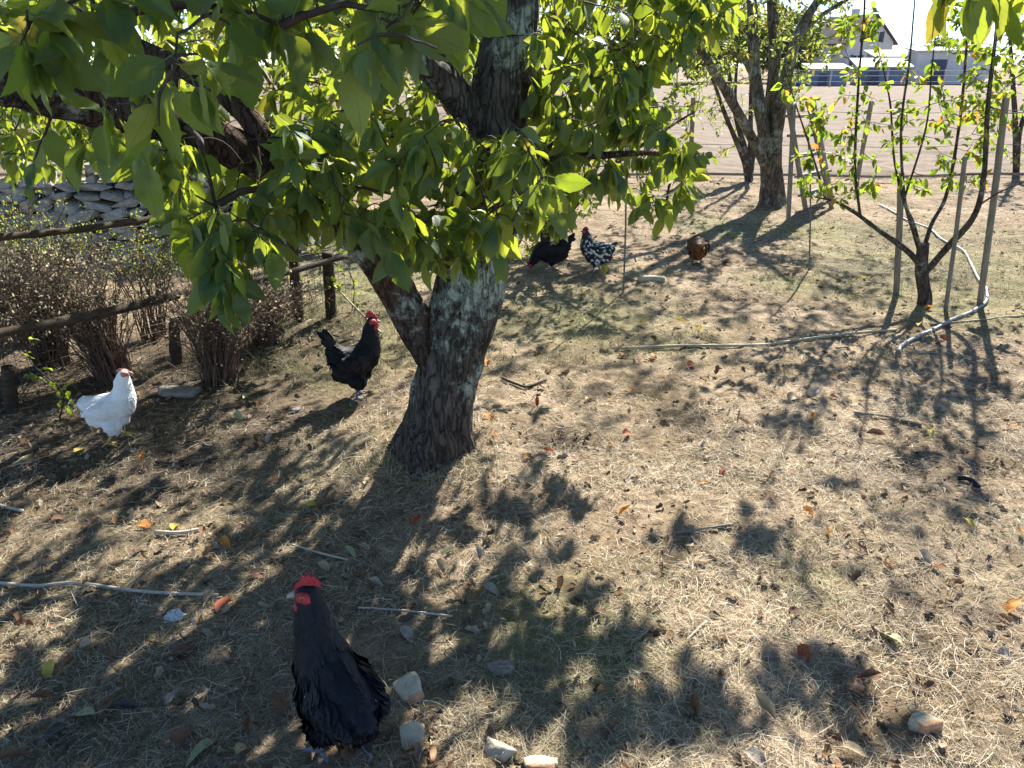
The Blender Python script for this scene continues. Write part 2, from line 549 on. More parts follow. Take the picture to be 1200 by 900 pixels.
# ------------------------------------------------------------------ leaf shapes
def blade(us_, ws_, across, fold, bend, petiole=0.0, serr=0.0, twist=0.0):
    """a leaf along +u with half widths ws_ (in units of length); returns V (u, v, w), faces, uv"""
    V, UV, Fq = [], [], []
    na = len(across)
    for k, (u, w) in enumerate(zip(us_, ws_)):
        for a in across:
            ww = w * a
            if serr and abs(a) == 1: ww *= 1 + serr * (1 if k % 2 else -1)
            lift = abs(a) * w * fold - bend * u * u + twist * a * w * u
            V.append((u, ww, lift)); UV.append((u, 0.5 * a * w / max(ws_)))
    for k in range(len(us_) - 1):
        for a in range(na - 1):
            b = k * na + a
            Fq.append((b, b + na, b + na + 1, b + 1))
    if petiole:
        b = len(V)
        for u, w in ((-petiole, 0.012), (0.02, 0.012)):
            V += [(u, -w, 0.06 * -u), (u, w, 0.06 * -u)]
            UV += [(0, 0), (0, 0)]
        Fq.append((b, b + 2, b + 3, b + 1))
    return np.array(V), np.array(Fq), np.array(UV)

def place(T, P, D, Nn, L):
    """instances of template T at P, pointing D with normals Nn and lengths L -> V, F, uv"""
    V, Fq, UV = T
    D = nrm(D)
    Nn = nrm(Nn - D * np.sum(Nn * D, 1, keepdims=True))
    S = np.cross(Nn, D)
    L = np.asarray(L)[:, None, None]
    W = P[:, None] + L * (V[None, :, 0, None] * D[:, None] + V[None, :, 1, None] * S[:, None] + V[None, :, 2, None] * Nn[:, None])
    n, k = len(P), len(V)
    FF = (Fq[None] + (np.arange(n) * k)[:, None, None]).reshape(-1, Fq.shape[1])
    return W.reshape(-1, 3), FF, np.tile(UV, (n, 1))

US_HI = np.array([0, .06, .13, .2, .28, .36, .44, .52, .6, .68, .76, .84, .91, .96, 1.0])
WS_HI = np.array([.02, .10, .16, .205, .235, .252, .26, .255, .235, .20, .155, .105, .055, .022, .003])
US_LO = np.array([0, .14, .36, .60, .82, 1.0])
WS_LO = np.array([.03, .165, .25, .235, .12, .005])
def wavy(T, amp, seed):
    V, Fq, UV = T
    V = V.copy()
    V[:, 2] += amp * fbm(V * np.array([4.5, 5, 1]) + seed * 5.3, 2, seed)
    V[:, 1] += .25 * amp * fbm(V * np.array([6, 2, 1]) + seed * 2.1, 2, seed + 9)
    return V, Fq, UV
HI = [wavy(blade(US_HI, WS_HI * ws, (-1, -.5, 0, .5, 1), f, b, 0.3, 0.05, t), .09, q) for q, (f, b, t, ws) in enumerate(((.22, .10, .1, 1.0), (.45, .28, -.3, .9), (.12, .38, .35, 1.12), (.6, .05, 0, .85), (.28, -.12, -.4, 1.0), (.8, .2, .3, .95), (.15, .5, -.2, 1.1)))]
LO = [blade(US_LO, WS_LO, (-1, 0, 1), f, b, 0.25, 0, t) for f, b, t in ((.25, .12, .1), (.4, .25, -.2), (.15, .32, .2))]
TINY = blade([0, .45, 1.0], [.05, .27, .02], (-1, 1), 0.0, 0.15)
TINY2 = blade([0, .3, .7, 1.0], [.05, .26, .2, .01], (-1, 0, 1), 0.3, 0.2)

def leaf_frames(n, along, hang=0.8, spread=0.75):
    D = along * 0.5 + rng.normal(size=(n, 3)) * spread * 0.7 + np.array([0, 0, -hang])
    Nn = np.array([0, 0, 0.75]) + rng.normal(size=(n, 3)) * 0.55
    return nrm(D), nrm(Nn)

class Tree:
    """limbs are given as polylines; twigs grow from the nearest wood to leafy target points"""
    def __init__(s, root):
        s.root = root
        s.nodes = []
        s.P, s.D, s.Nn, s.L = [], [], [], []
        s.tw = Acc()
    def limb(s, name, pts, r, mat, k=12, disp=None, n=8, part=True):
        C = spline(pts, n)
        rr = np.interp(np.linspace(0, 1, len(C)), np.linspace(0, 1, len(r)), r)
        s.nodes.append(C)
        a = Acc() if part else s.tw
        if disp is None:
            def disp(V, rad, ang):
                return rad * (0.13 * fbm(V * (0.35 / max(r[0], .01)), 2, 5) + 0.10 * fbm(V * np.array([1, 1, .5]) * (1.3 / max(r[0], .01)), 2, 9))
        a.tube(C, rr, k, disp=disp if part else None)
        if part:
            return a.obj(name, mat, s.root)
    def grow(s, targets, leaves, length, rad=0.003, hang=0.8, spread=0.75, sag=0.12, span=0.55, k=4, maxlen=None):
        targets = np.asarray(targets, float)
        nodes = np.vstack(s.nodes)
        buf = np.zeros((len(nodes) + len(targets) * 7, 3))
        buf[:len(nodes)] = nodes
        cnt = len(nodes)
        for q, t in enumerate(targets):
            d2 = np.sum((buf[:cnt] - t) ** 2, 1)
            p0 = buf[int(np.argmin(d2))].copy()
            ln = math.sqrt(d2.min())
            if maxlen and ln > maxlen: continue
            mid = (p0 + t) / 2 + np.array([0, 0, sag * ln]) + rng.normal(size=3) * 0.10 * ln
            tt = np.linspace(0, 1, 7)[:, None]
            C = (1 - tt) ** 2 * p0 + 2 * tt * (1 - tt) * mid + tt ** 2 * t
            C[1:-1] += rng.normal(size=(5, 3)) * 0.012 * ln
            buf[cnt:cnt + 7] = C
            cnt += 7
            r0 = rad * (1 + 1.2 * ln)
            s.tw.tube(C, np.linspace(r0, rad * 0.45, 7), k, cap=False)
            nl = max(1, int(rng.poisson(leaves)))
            f = 1 - span * rng.random(nl) ** 1.5
            f[0] = 1
            idx = f * 6
            lo = np.minimum(idx.astype(int), 5)
            w = (idx - lo)[:, None]
            Pp = C[lo] * (1 - w) + C[lo + 1] * w
            Tt = nrm(C[lo + 1] - C[lo])
            D, Nn = leaf_frames(nl, Tt, hang, spread)
            L = length * rng.uniform(0.6, 1.25, nl)
            s.P.append(Pp + D * (L * 0.22)[:, None]); s.D.append(D); s.Nn.append(Nn); s.L.append(L)
        s.nodes = [buf[:cnt]]
    def finish(s, twig_mat, leaf_m, obj_m=None, singles=0, lo=LO, hi=HI, foliage='foliage', cull=None):
        o = s.tw.obj('twigs', twig_mat, s.root)
        o['kind'] = 'stuff'
        P, D, Nn, L = np.vstack(s.P), np.vstack(s.D), np.vstack(s.Nn), np.concatenate(s.L)
        if cull is not None:
            keep = ~cull(P, L)
            P, D, Nn, L = P[keep], D[keep], Nn[keep], L[keep]
        pick = np.zeros(len(P), bool)
        if singles:
            c = P + D * (L / 2)[:, None]
            q = proj(c)
            size = np.where((q[:, 2] > .1) & (q[:, 0] > -10) & (q[:, 0] < 1210) & (q[:, 1] > -10) & (q[:, 1] < 910), L / np.maximum(q[:, 2], .1), 0)
            # leave out leaves hidden behind others: keep one of the front per small cell
            order = np.argsort(-size)
            grid, got = {}, []
            for kx in order:
                if size[kx] <= 0: break
                cell = (int(q[kx, 0] // 16), int(q[kx, 1] // 16))
                if grid.get(cell, 0) >= 1: continue
                grid[cell] = 1
                got.append(kx)
                if len(got) >= singles: break
            pick[got] = True
        meshes = [None] * len(hi)
        for kx in np.nonzero(pick)[0]:
            h = int(rng.integers(len(hi)))
            if meshes[h] is None:
                a = Acc(); a.add(*hi[h]); meshes[h] = a.mesh('leaf', obj_m)
            d = D[kx]; nn = nrm(Nn[kx] - d * np.dot(Nn[kx], d)); sd = np.cross(nn, d)
            o = bpy.data.objects.new('leaf', meshes[h])
            col.objects.link(o)
            o.parent = s.root
            B = np.stack([d, sd, nn], 1) * L[kx]
            mw = Matrix.Identity(4)
            for a_ in range(3):
                for b_ in range(3): mw[a_][b_] = B[a_, b_]
                mw[a_][3] = P[kx][a_] - s.root.location[a_]
            o.matrix_local = mw
        rest = np.nonzero(~pick)[0]
        a = Acc()
        which = rng.integers(len(lo), size=len(rest))
        for h in range(len(lo)):
            ix = rest[which == h]
            if not len(ix): continue
            V, FF, UV = place(lo[h], P[ix], D[ix], Nn[ix], L[ix])
            c = np.repeat(rng.random(len(ix)), len(lo[h][0]))
            a.add(V, FF, UV, np.stack([c, c, c], 1))
        o = a.obj(foliage, leaf_m, s.root)
        o['kind'] = 'stuff'
        return len(P)

def in_poly(px, py, poly):
    poly = np.array(poly, float)
    x0, y0 = poly[:, 0], poly[:, 1]
    x1, y1 = np.roll(x0, -1), np.roll(y0, -1)
    c = ((y0 > py) != (y1 > py)) & (px < (x1 - x0) * (py - y0) / (y1 - y0 + 1e-9) + x0)
    return c.sum() % 2 == 1

def fill(poly, n, Y0, Y1):
    poly = np.array(poly, float)
    lo_, hi_ = poly.min(0), poly.max(0)
    out = []
    while len(out) < n:
        p = lo_ + rng.random(2) * (hi_ - lo_)
        if in_poly(p[0], p[1], poly):
            out.append(at(p[0], p[1], rng.uniform(Y0, Y1)))
    return np.array(out)

# ------------------------------------------------------------------ the cherry tree in front
tb = gnd(507, 526, False)
TR = thing('cherry_tree', tuple(tb), 'old leafy fruit tree with lichen-covered trunk beside the two hens at the fence', 'tree')
ct = Tree(TR)
YT = float(tb[1])

def trunk_disp(V, rad, ang):
    h = V[:, 2] - tb[2]
    d = rad * (0.16 * fbm(V * np.array([4, 4, 1.6]), 2, 5) + 0.12 * fbm(V * np.array([16, 16, 4]), 3, 9) - 0.10 * np.exp(-np.abs(fbm(V * np.array([34, 34, 7]), 2, 15)) * 9))
    flare = np.exp(-np.maximum(h, 0) / 0.09) * rad * (0.10 + 0.30 * np.maximum(np.cos(ang * 4 + 0.6), 0) * 1.0)
    rib = 0.14 * rad * np.maximum(np.cos(ang * 2 + h * 3.0), 0)
    return d + flare + rib

trunk_pts = [tb + np.array([0, 0, -0.12]), tb + np.array([0.0, 0, 0.02]), at(515, 478, YT + .02), at(528, 425, YT + .03), at(542, 365, YT + .05), at(556, 300, YT + .08),
             at(572, 220, YT + .12), at(585, 120, YT + .15), at(598, 30, YT + .15), at(612, -70, YT + .2), at(630, -200, YT + .3)]
ct.limb('trunk', trunk_pts, [.150, .148, .134, .134, .134, .128, .118, .105, .10, .09, .075, .06], M['bark'], 120, trunk_disp, 22)
def limb_disp(V, rad, ang):
    return rad * (0.16 * fbm(V * 7, 2, 5) + 0.14 * fbm(V * np.array([24, 24, 12]), 3, 9))
ct.limb('limb', [at(528, 450, YT + .04), at(497, 398, YT - .0), at(455, 325, YT - .04), at(418, 275, YT - .10), at(360, 222, YT - .18), at(290, 182, YT - .28), at(200, 145, YT - .42), at(100, 122, YT - .58), at(0, 98, YT - .75), at(-130, 70, YT - .85)],
        [.080, .074, .066, .062, .060, .060, .060, .058, .052], M['bark_dark'], 28, limb_disp, 12)
ct.limb('limb', [at(305, 190, YT - .28), at(300, 150, YT - .24), at(262, 110, YT - .2), at(200, 72, YT - .15), at(140, 45, YT - .1), at(60, 0, YT), at(-20, -60, YT + .1)], [.036, .035, .032, .030, .026, .02], M['bark_dark'], 16, limb_disp)
ct.limb('limb', [at(565, 155, YT + .1), at(540, 118, YT + .05), at(505, 82, YT - .02), at(480, 60, YT - .1), at(445, 10, YT - .2), at(400, -60, YT - .3)], [.06, .058, .05, .044, .036, .028], M['bark'], 20, limb_disp)
ct.limb('limb', [at(538, 116, YT + .05), at(528, 70, YT + .08), at(522, 20, YT + .15), at(515, -50, YT + .2)], [.035, .032, .028, .022], M['bark'], 14, limb_disp)
ct.limb('limb', [at(560, 300, YT + .1), at(590, 225, YT + .35), at(650, 170, YT + .6), at(700, 130, YT + .75), at(760, 90, YT + .8)], [.03, .024, .018, .013, .008], M['bark_dark'], 12, limb_disp)
ct.limb('limb', [at(575, 230, YT + .1), at(640, 190, YT - .05), at(710, 182, YT), at(770, 180, YT + .1), at(810, 195, YT + .2)], [.022, .016, .012, .009, .005], M['bark_dark'], 10, limb_disp)
# high limbs above the picture
top = trunk_pts[-1]
ct.limb('limb', [trunk_pts[-2], np.array([.35, 3.3, 2.35]), np.array([.9, 3.6, 2.45]), np.array([1.5, 4.0, 2.5]), np.array([2.1, 4.3, 2.45])], [.05, .042, .034, .026, .015], M['bark_dark'], 12, limb_disp)
ct.limb('limb', [trunk_pts[-2], np.array([.2, 2.6, 2.5]), np.array([.5, 1.8, 2.4]), np.array([.68, 1.2, 2.0]), at(1190, -70, 1.3)], [.045, .036, .026, .016, .006], M['bark_dark'], 12, limb_disp)
ct.limb('limb', [trunk_pts[-2], np.array([-.5, 3.6, 2.5]), np.array([-1.1, 4.2, 2.7]), np.array([-1.8, 4.6, 2.6])], [.05, .04, .03, .014], M['bark_dark'], 12, limb_disp)
ct.limb('limb', [trunk_pts[-2], np.array([-.35, 2.6, 2.5]), np.array([-.8, 1.8, 2.4]), np.array([-1.2, 1.2, 2.1])], [.05, .04, .03, .014], M['bark_dark'], 12, limb_disp)

# big bough tips first, then side twigs, then fine leafy ends
ct.grow(np.array([at(120, 20, 1.5), at(330, 30, 1.5), at(480, 20, 1.5), at(265, 290, 2.0), at(470, 230, 2.3), at(40, 190, 2.3),
                  at(230, 220, 3.0), at(660, 230, 2.9), at(780, 240, 3.0), at(820, 40, 3.4), at(430, 160, 3.6), at(60, 90, 3.4), at(340, 90, 3.8), at(660, 60, 3.7)]), 2, .10, .007, sag=.2)
A = fill([(0, -40), (600, -40), (560, 25), (470, 85), (330, 75), (270, 60), (215, 150), (130, 200), (60, 140), (0, 120)], 62, 1.2, 1.75)
ct.grow(A, 3.6, .092, .0030)
B0 = fill([(205, 250), (300, 235), (322, 280), (312, 330), (268, 342), (240, 310)], 24, 1.8, 2.1)
ct.grow(B0, 5.5, .092, .0028, hang=1.1)
BT = fill([(470, 250), (600, 240), (590, 285), (530, 318), (470, 300)], 22, 2.2, 2.6)
ct.grow(BT, 6, .085, .0028, hang=1.1)
B = fill([(140, 160), (330, 130), (520, 130), (640, 150), (660, 230), (600, 270), (545, 312), (450, 305), (420, 265), (330, 255), (210, 255), (160, 215)], 185, 1.95, 2.75)
ct.grow(B, 7, .080, .0028, hang=0.9)
C1 = fill([(-60, -60), (850, -60), (800, 60), (760, 120), (700, 190), (600, 210), (400, 220), (250, 215), (120, 195), (-60, 215)], 640, 2.8, 4.9)
ct.grow(C1, 8, .082, .0028)
D1 = fill([(600, 40), (745, 40), (770, 90), (800, 150), (830, 180), (815, 225), (790, 255), (720, 240), (640, 262), (590, 250)], 190, 2.6, 3.8)
ct.grow(D1, 7, .078, .0026, hang=1.0)
D2 = fill([(740, -30), (880, -30), (860, 15), (800, 60), (760, 50)], 34, 2.8, 3.3)
ct.grow(D2, 6, .078, .0026)
# near spray at the upper right edge
E1 = np.array([at(1122, -38, 1.5), at(1140, -30, 1.5), at(1165, -30, 1.5), at(1188, -18, 1.5), at(1205, -8, 1.5), at(1225, 0, 1.5), at(1172, -14, 1.6), at(1240, -10, 1.5)])
ct.grow(E1, 3.6, .085, .0028, hang=1.3, span=.25)
# crown above the picture
U1 = rng.normal(size=(900, 3))
U1 = nrm(U1) * (rng.random((900, 1)) ** .4) * np.array([1.8, 1.35, .9]) + np.array([-.45, 2.45, 2.75])
U1 = U1[(U1[:, 2] > 2.1)]
ct.grow(U1, 8, .105, .003)
# boughs over the right, above the picture, whose shadows fall on the grass
def sunward(px, py, z):
    p = gnd(px, py, False)
    return p + SUN * ((z - p[2]) / SUN[2])
SH = []
for (px, py, sx, sy, n_, z0) in [(610, 610, 80, 30, 9, 1.95), (640, 690, 70, 45, 12, 2.0), (690, 760, 55, 50, 9, 2.0), (620, 790, 70, 40, 8, 2.1), (800, 640, 22, 14, 3, 2.2), (885, 650, 40, 25, 6, 2.2),
                                 (800, 850, 60, 35, 9, 2.3), (950, 830, 55, 40, 10, 2.3), (690, 880, 60, 30, 8, 2.3), (1040, 890, 40, 20, 3, 2.3)]:
    for _ in range(n_):
        p = sunward(px + rng.normal() * sx * .55, py + rng.normal() * sy * .55, z0 + rng.uniform(0, .35))
        SH.append(p)
STREAKS = [(190, 622, 95, 26), (300, 515, 75, 22), (45, 615, 55, 14), (30, 660, 40, 14), (20, 740, 45, 18), (440, 520, 40, 25), (370, 860, 40, 18), (300, 885, 40, 15), (530, 580, 40, 22), (140, 590, 60, 10), (485, 850, 50, 30), (600, 700, 22, 16), (560, 690, 20, 30), (600, 840, 50, 18)]
while len(SH) < 165:
    px, py = rng.uniform(-60, 520), rng.uniform(540, 960)
    if any(((px - a_) / c_) ** 2 + ((py - b_) / d_) ** 2 < 1 for a_, b_, c_, d_ in STREAKS): continue
    SH.append(sunward(px, py, rng.uniform(1.85, 2.15)))
ct.grow(np.array(SH), 7, .10, .003, span=.3)

SUNNY = [(308, 507, 82, 22), (236, 603, 58, 28), (140, 656, 56, 22), (60, 615, 40, 16), (20, 750, 40, 17), (10, 812, 18, 10), (378, 862, 34, 11), (300, 886, 26, 11), (525, 594, 26, 16), (443, 522, 34, 16),
         (700, 612, 24, 14), (644, 634, 24, 13), (560, 670, 44, 17), (612, 697, 34, 14), (643, 693, 20, 10), (500, 710, 26, 10), (530, 856, 60, 30), (664, 842, 44, 22), (120, 590, 50, 8), (215, 575, 40, 8), (20, 640, 24, 8), (400, 560, 26, 9), (165, 500, 22, 6), (90, 545, 24, 6), (720, 560, 60, 14), (590, 560, 40, 12)]
def cull_cherry(P, L):
    q = proj(P)
    inside = (q[:, 2] > .05)
    # leave clear: the lower trunk, the gap on the left where the wall shows, what is nearer than arm's length
    d = np.linalg.norm(P - np.array([0, 0, CAM_H]), axis=1)
    near = (d < 0.62)
    trunk_gap = inside & (q[:, 0] > 470) & (q[:, 0] < 600) & (q[:, 1] > 310) & (P[:, 1] < YT + .1)
    wall_gap = inside & (q[:, 0] < 175) & (q[:, 0] > 35) & (q[:, 1] > 205)
    def line(ax, ay, bx, by, w, Ymax):
        t = np.clip(((q[:, 0] - ax) * (bx - ax) + (q[:, 1] + 14 - ay) * (by - ay)) / ((bx - ax) ** 2 + (by - ay) ** 2), 0, 1)
        return inside & (np.hypot(q[:, 0] - ax - t * (bx - ax), q[:, 1] + 14 - ay - t * (by - ay)) < w) & (P[:, 1] < Ymax)
    seen = line(-10, 104, 70, 122, 34, 2.2) | line(205, 150, 300, 190, 26, 2.6) | line(255, 105, 312, 165, 18, 2.7) | line(500, 85, 548, 125, 26, 2.95) | line(590, 30, 582, 130, 36, 2.95)
    Pm = P - np.array([0, 0, .45]) * L[:, None]
    g_ = proj(Pm - SUN * (Pm[:, 2:3] / SUN[2]))
    lane = np.zeros(len(P), bool)
    for cx, cy, ln_, wd_ in SUNNY:
        ax = nrm(np.array([1000.0 - cx, 75.0 - cy]))
        dx, dy = g_[:, 0] - cx, g_[:, 1] - cy
        lane |= ((dx * ax[0] + dy * ax[1]) / (ln_ + 12)) ** 2 + ((-dx * ax[1] + dy * ax[0]) / (wd_ + 9)) ** 2 < 1
    lane &= (g_[:, 2] > .2) & (rng.random(len(P)) < .93)
    return near | trunk_gap | wall_gap | seen | lane
NL = ct.finish(M['twig'], M['leaf'], M['leaf_obj'], 300, cull=cull_cherry)
print('cherry leaves', NL)

# ------------------------------------------------------------------ young fan-trained tree with stakes on the right
def young_tree():
    b = gnd(1082, 356, False)
    root = thing('young_pear_tree', tuple(b), 'young open-branched fruit tree between wooden stakes and the grey hose', 'tree')
    t = Tree(root)
    Y = float(b[1])
    t.limb('trunk', [b - np.array([0, 0, .06]), b + np.array([0, 0, .05]), at(1080, 315, Y), at(1082, 285, Y)], [.058, .046, .040, .036], M['bark_young'], 16, None, 8)
    def lb(pts, r):
        t.limb('limb', [at(a, c, Y + d) for a, c, d in pts], [q_ * .8 for q_ in r], M['bark_young'], 8)
    lb([(1080, 312, 0), (1062, 293, 0), (1030, 270, .05), (1003, 250, .1), (978, 236, .1), (955, 231, .1)], [.028, .025, .02, .017, .011, .006])
    lb([(1008, 253, .1), (1002, 195, .1), (1006, 100, .1), (1013, 10, .1), (1014, -70, .1)], [.013, .012, .01, .008, .005])
    lb([(968, 234, .1), (950, 175, 0), (935, 130, 0), (921, 85, 0)], [.01, .008, .006, .004])
    lb([(1081, 300, 0), (1070, 262, -.05), (1060, 232, -.05), (1056, 150, -.05), (1066, 70, -.05), (1072, 0, 0)], [.018, .015, .012, .010, .008, .005])
    lb([(1083, 290, 0), (1092, 262, .1), (1110, 225, .15), (1125, 140, .2), (1133, 50, .2), (1140, -40, .2)], [.02, .017, .015, .012, .009, .006])
    lb([(1082, 322, 0), (1110, 290, -.05), (1142, 252, -.1), (1153, 205, -.1), (1158, 120, -.1), (1168, 30, -.1), (1172, -60, -.1)], [.03, .028, .025, .021, .017, .012, .007])
    lb([(1148, 240, -.1), (1172, 225, -.1), (1205, 212, -.1), (1240, 205, -.1)], [.008, .007, .006, .004])
    lb([(1078, 300, 0), (1050, 200, .1), (1043, 120, .2), (1030, 60, .2)], [.012, .01, .008, .004])
    lb([(1060, 232, -.05), (1085, 150, 0), (1092, 80, .05), (1100, 10, .05)], [.01, .008, .006, .004])
    tg = np.vstack([fill([(1085, 20), (1180, -30), (1190, 130), (1160, 210), (1110, 240), (1090, 150)], 125, Y - .25, Y + .4),
                    fill([(985, 20), (1030, 10), (1030, 230), (985, 235)], 60, Y - .05, Y + .25),
                    fill([(1030, 60), (1085, 60), (1085, 230), (1040, 220)], 30, Y - .15, Y + .2),
                    fill([(915, 90), (975, 130), (975, 230), (935, 220)], 30, Y - .1, Y + .15),
                    fill([(970, 180), (1000, 180), (1015, 240), (960, 235)], 10, Y - .05, Y + .2),
                    fill([(1000, -200), (1190, -200), (1190, -30), (1000, -30)], 50, Y - .2, Y + .3)])
    t.grow(tg, 5.5, .058, .0022, hang=.5, spread=.9, sag=.05, span=.8)
    t.finish(M['twig'], M['pear'], M['pear_obj'], 260, lo=LO, hi=HI)
young_tree()

def stake(base, tip, w, label, name='wooden_stake', group=None):
    a = Acc()
    P = spline([base + (base - tip) * .04, base, (base + tip) / 2 + np.array([.004, 0, 0]), tip], 6)
    def dsp(V, rad, ang):
        return rad * (0.28 * (np.abs(np.cos(ang * 2)) - .5) + .1 * fbm(V * 30, 2, 3))
    a.tube(P, w, 12, disp=dsp)
    return tag(a.obj(name, M['stake'], None, tuple(base), sm=False), label, 'stake', group)
for (x0, y0, x1, y1, lab) in [(1050, 346, 1056, 203, 'short upright wooden stake, front one of three round the young tree'),
                              (1108, 364, 1131, 183, 'thin leaning stake between the young tree trunk and the tallest stake'),
                              (1148, 357, 1179, 115, 'tallest leaning wooden stake, next to the bend of the grey hose')]:
    b = gnd(x0, y0, False)
    t_ = at(x1, y1, b[1] + .05)
    stake(b, t_, .014 if x0 == 1108 else .021, lab, group='stakes round the young tree')

for (x0, y0, x1, y1, lab) in [(950, 316, 947, 150, 'thin rusty iron rod standing between the ladder and the young tree'),
                              (731, 342, 733, 165, 'thin rusty iron rod standing by the speckled hen')]:
    b = gnd(x0, y0, False)
    a = Acc()
    a.tube(spline([b - np.array([0, 0, .1]), (b + at(x1, y1, b[1])) / 2 + np.array([.008, 0, 0]), at(x1, y1, b[1])], 8), .0065, 8)
    a.tube(np.array([at(x1, y1, b[1]), at(x1, y1, b[1]) + np.array([.012, 0, .018]), at(x1, y1, b[1]) + np.array([.03, 0, .012])]), .0065, 6)
    tag(a.obj('iron_rod', M['wire'], None, tuple(b)), lab, 'rod', 'iron rods')

# ------------------------------------------------------------------ old apple tree, ladder, shrub tree behind
def old_tree():
    b = gnd(905, 240, False)
    root = thing('old_apple_tree', tuple(b), 'old lichen-grey forked tree leaning over the wooden stepladder', 'tree')
    t = Tree(root)
    Y = float(b[1])
    def lb(nm, pts, r, k=16):
        t.limb(nm, [at(a, c, Y + d) for a, c, d in pts], [q_ * .68 for q_ in r], M['bark_old'], k)
    def tdisp(V, rad, ang):
        h = V[:, 2]
        return rad * (.12 * fbm(V * np.array([5, 5, 2]), 2, 3) + .12 * fbm(V * np.array([18, 18, 6]), 2, 8) + .35 * np.exp(-np.maximum(h, 0) / .1))
    t.limb('trunk', [b - np.array([0, 0, .1]), b + np.array([0, 0, .03]), at(904, 205, Y), at(903, 175, Y), at(905, 160, Y)], [.14, .132, .125, .125, .115], M['bark_old'], 28, tdisp, 8)
    lb('limb', [(900, 180, 0), (891, 130, 0), (884, 80, .1), (882, 30, .1), (878, -40, .2), (870, -140, .3)], [.11, .105, .10, .09, .075, .05])
    lb('limb', [(905, 175, 0), (906, 120, .1), (908, 60, .2), (904, -10, .3), (900, -100, .4)], [.11, .11, .10, .085, .06])
    lb('limb', [(908, 170, 0), (916, 115, -.1), (926, 70, -.15), (938, 35, -.2), (962, -5, -.2), (1000, -60, -.3)], [.11, .10, .09, .08, .06, .04])
    lb('limb', [(930, 60, -.15), (950, 28, -.2), (975, 10, -.3), (1003, -8, -.4), (1050, -50, -.5)], [.045, .04, .035, .03, .02], 10)
    lb('limb', [(903, 205, -.02), (886, 172, -.15), (868, 138, -.3), (842, 92, -.5), (822, 60, -.6), (800, 32, -.7), (770, -20, -.8)], [.09, .085, .08, .07, .06, .05, .03])
    lb('limb', [(884, 95, .1), (872, 72, .1), (850, 58, 0), (828, 48, -.1), (800, 42, -.2)], [.045, .04, .035, .025, .012], 10)
    lb('limb', [(815, 50, -.6), (795, 47, -.65), (770, 48, -.7), (740, 50, -.75)], [.03, .026, .02, .01], 8)
    tg = np.vstack([fill([(770, -30), (900, -30), (890, 60), (850, 110), (800, 80)], 110, Y - 1.2, Y + 1),
                    fill([(900, -30), (1010, -30), (990, 60), (930, 120), (905, 60)], 140, Y - 1.0, Y + 1),
                    fill([(740, 20), (800, 20), (820, 90), (760, 100)], 22, Y - 1.4, Y - .2)])
    # the crown above the picture
    n_ = 330
    U = nrm(rng.normal(size=(n_, 3))) * (rng.random((n_, 1)) ** .4) * np.array([2.1, 1.9, 1.2]) + np.array([b[0] - .1, b[1], 3.3])
    U = U[U[:, 2] > 2.3]
    t.grow(tg, 9, .058, .004, hang=.4, spread=1.0, sag=.08, span=.8)
    t.grow(U, 9, .075, .004, hang=.4, spread=1.0, sag=.05, span=.8)
    t.finish(M['twig'], M['oldleaf'], lo=[TINY2])
old_tree()

def multi_tree(name, label, px, py, stems, polys, nleaf, leaf, lm, mat, Yd=0.0, rads=(.05, .03, .012), rise=None, k=8, bark='bark_young'):
    b = gnd(px, py, False)
    root = thing(name, tuple(b), label, 'tree')
    t = Tree(root)
    Y = float(b[1])
    for q, st in enumerate(stems):
        pts = [b + np.array([0, 0, -.05])] + [at(a, c, Y + d) for a, c, d in st]
        t.limb('trunk' if q == 0 else 'limb', pts, [r * (1 if q == 0 else .8) for r in rads], M[bark], k)
    tg = np.vstack([fill(p_, n_, Y + y0, Y + y1) for p_, n_, y0, y1 in polys] + ([nrm(rng.normal(size=(rise[0], 3))) * (rng.random((rise[0], 1)) ** .4) * np.array(rise[2]) + np.array(rise[1])] if rise else []))
    t.grow(tg, nleaf, leaf, .003, hang=.4, spread=1.0, sag=.06, span=.85)
    t.finish(M['twig'], mat, lo=lm)
    return root

multi_tree('shrubby_tree', 'slim many-stemmed tree just behind the old forked tree', 878, 213,
           [[(876, 190, 0), (866, 150, 0), (856, 100, .1), (850, 40, .1), (846, -30, .1)], [(879, 185, 0), (880, 120, .1), (882, 30, .2), (884, -40, .2)],
            [(872, 188, 0), (852, 140, -.1), (836, 95, -.1), (822, 60, -.1)], [(882, 185, .1), (895, 140, .2), (905, 60, .3), (915, -20, .3)], [(875, 180, .1), (862, 120, .3), (868, 20, .4)]],
           [([(800, 30), (930, -20), (930, 110), (880, 150), (830, 160), (800, 110)], 240, -.8, 1.4), ([(820, 120), (870, 130), (870, 200), (830, 190)], 14, -.3, .4)],
           7, .05, [TINY2], M['oldleaf'], rads=(.07, .045, .03, .015))

multi_tree('hedge_shrub', 'leafy shrub shading the dark hen behind the big trunk', 640, 306,
           [[(648, 270, 0), (655, 220, 0), (690, 160, .1), (740, 110, .2)], [(636, 270, 0), (620, 200, .2), (600, 120, .3), (590, 40, .3)], [(650, 275, 0), (700, 210, -.2), (760, 165, -.3), (815, 130, -.4)], [(642, 270, .2), (660, 180, .6), (700, 60, .8)]],
           [([(600, 90), (740, 70), (830, 100), (820, 150), (740, 200), (640, 250), (600, 240)], 150, -.6, 1.0), ([(585, 190), (690, 190), (700, 240), (660, 285), (640, 300), (595, 295)], 130, -.5, .5)],
           8, .055, [TINY2], M['oldleaf'], rads=(.045, .035, .022, .008), rise=(190, (-.1, 6.7, 2.75), (1.15, .9, .75)))

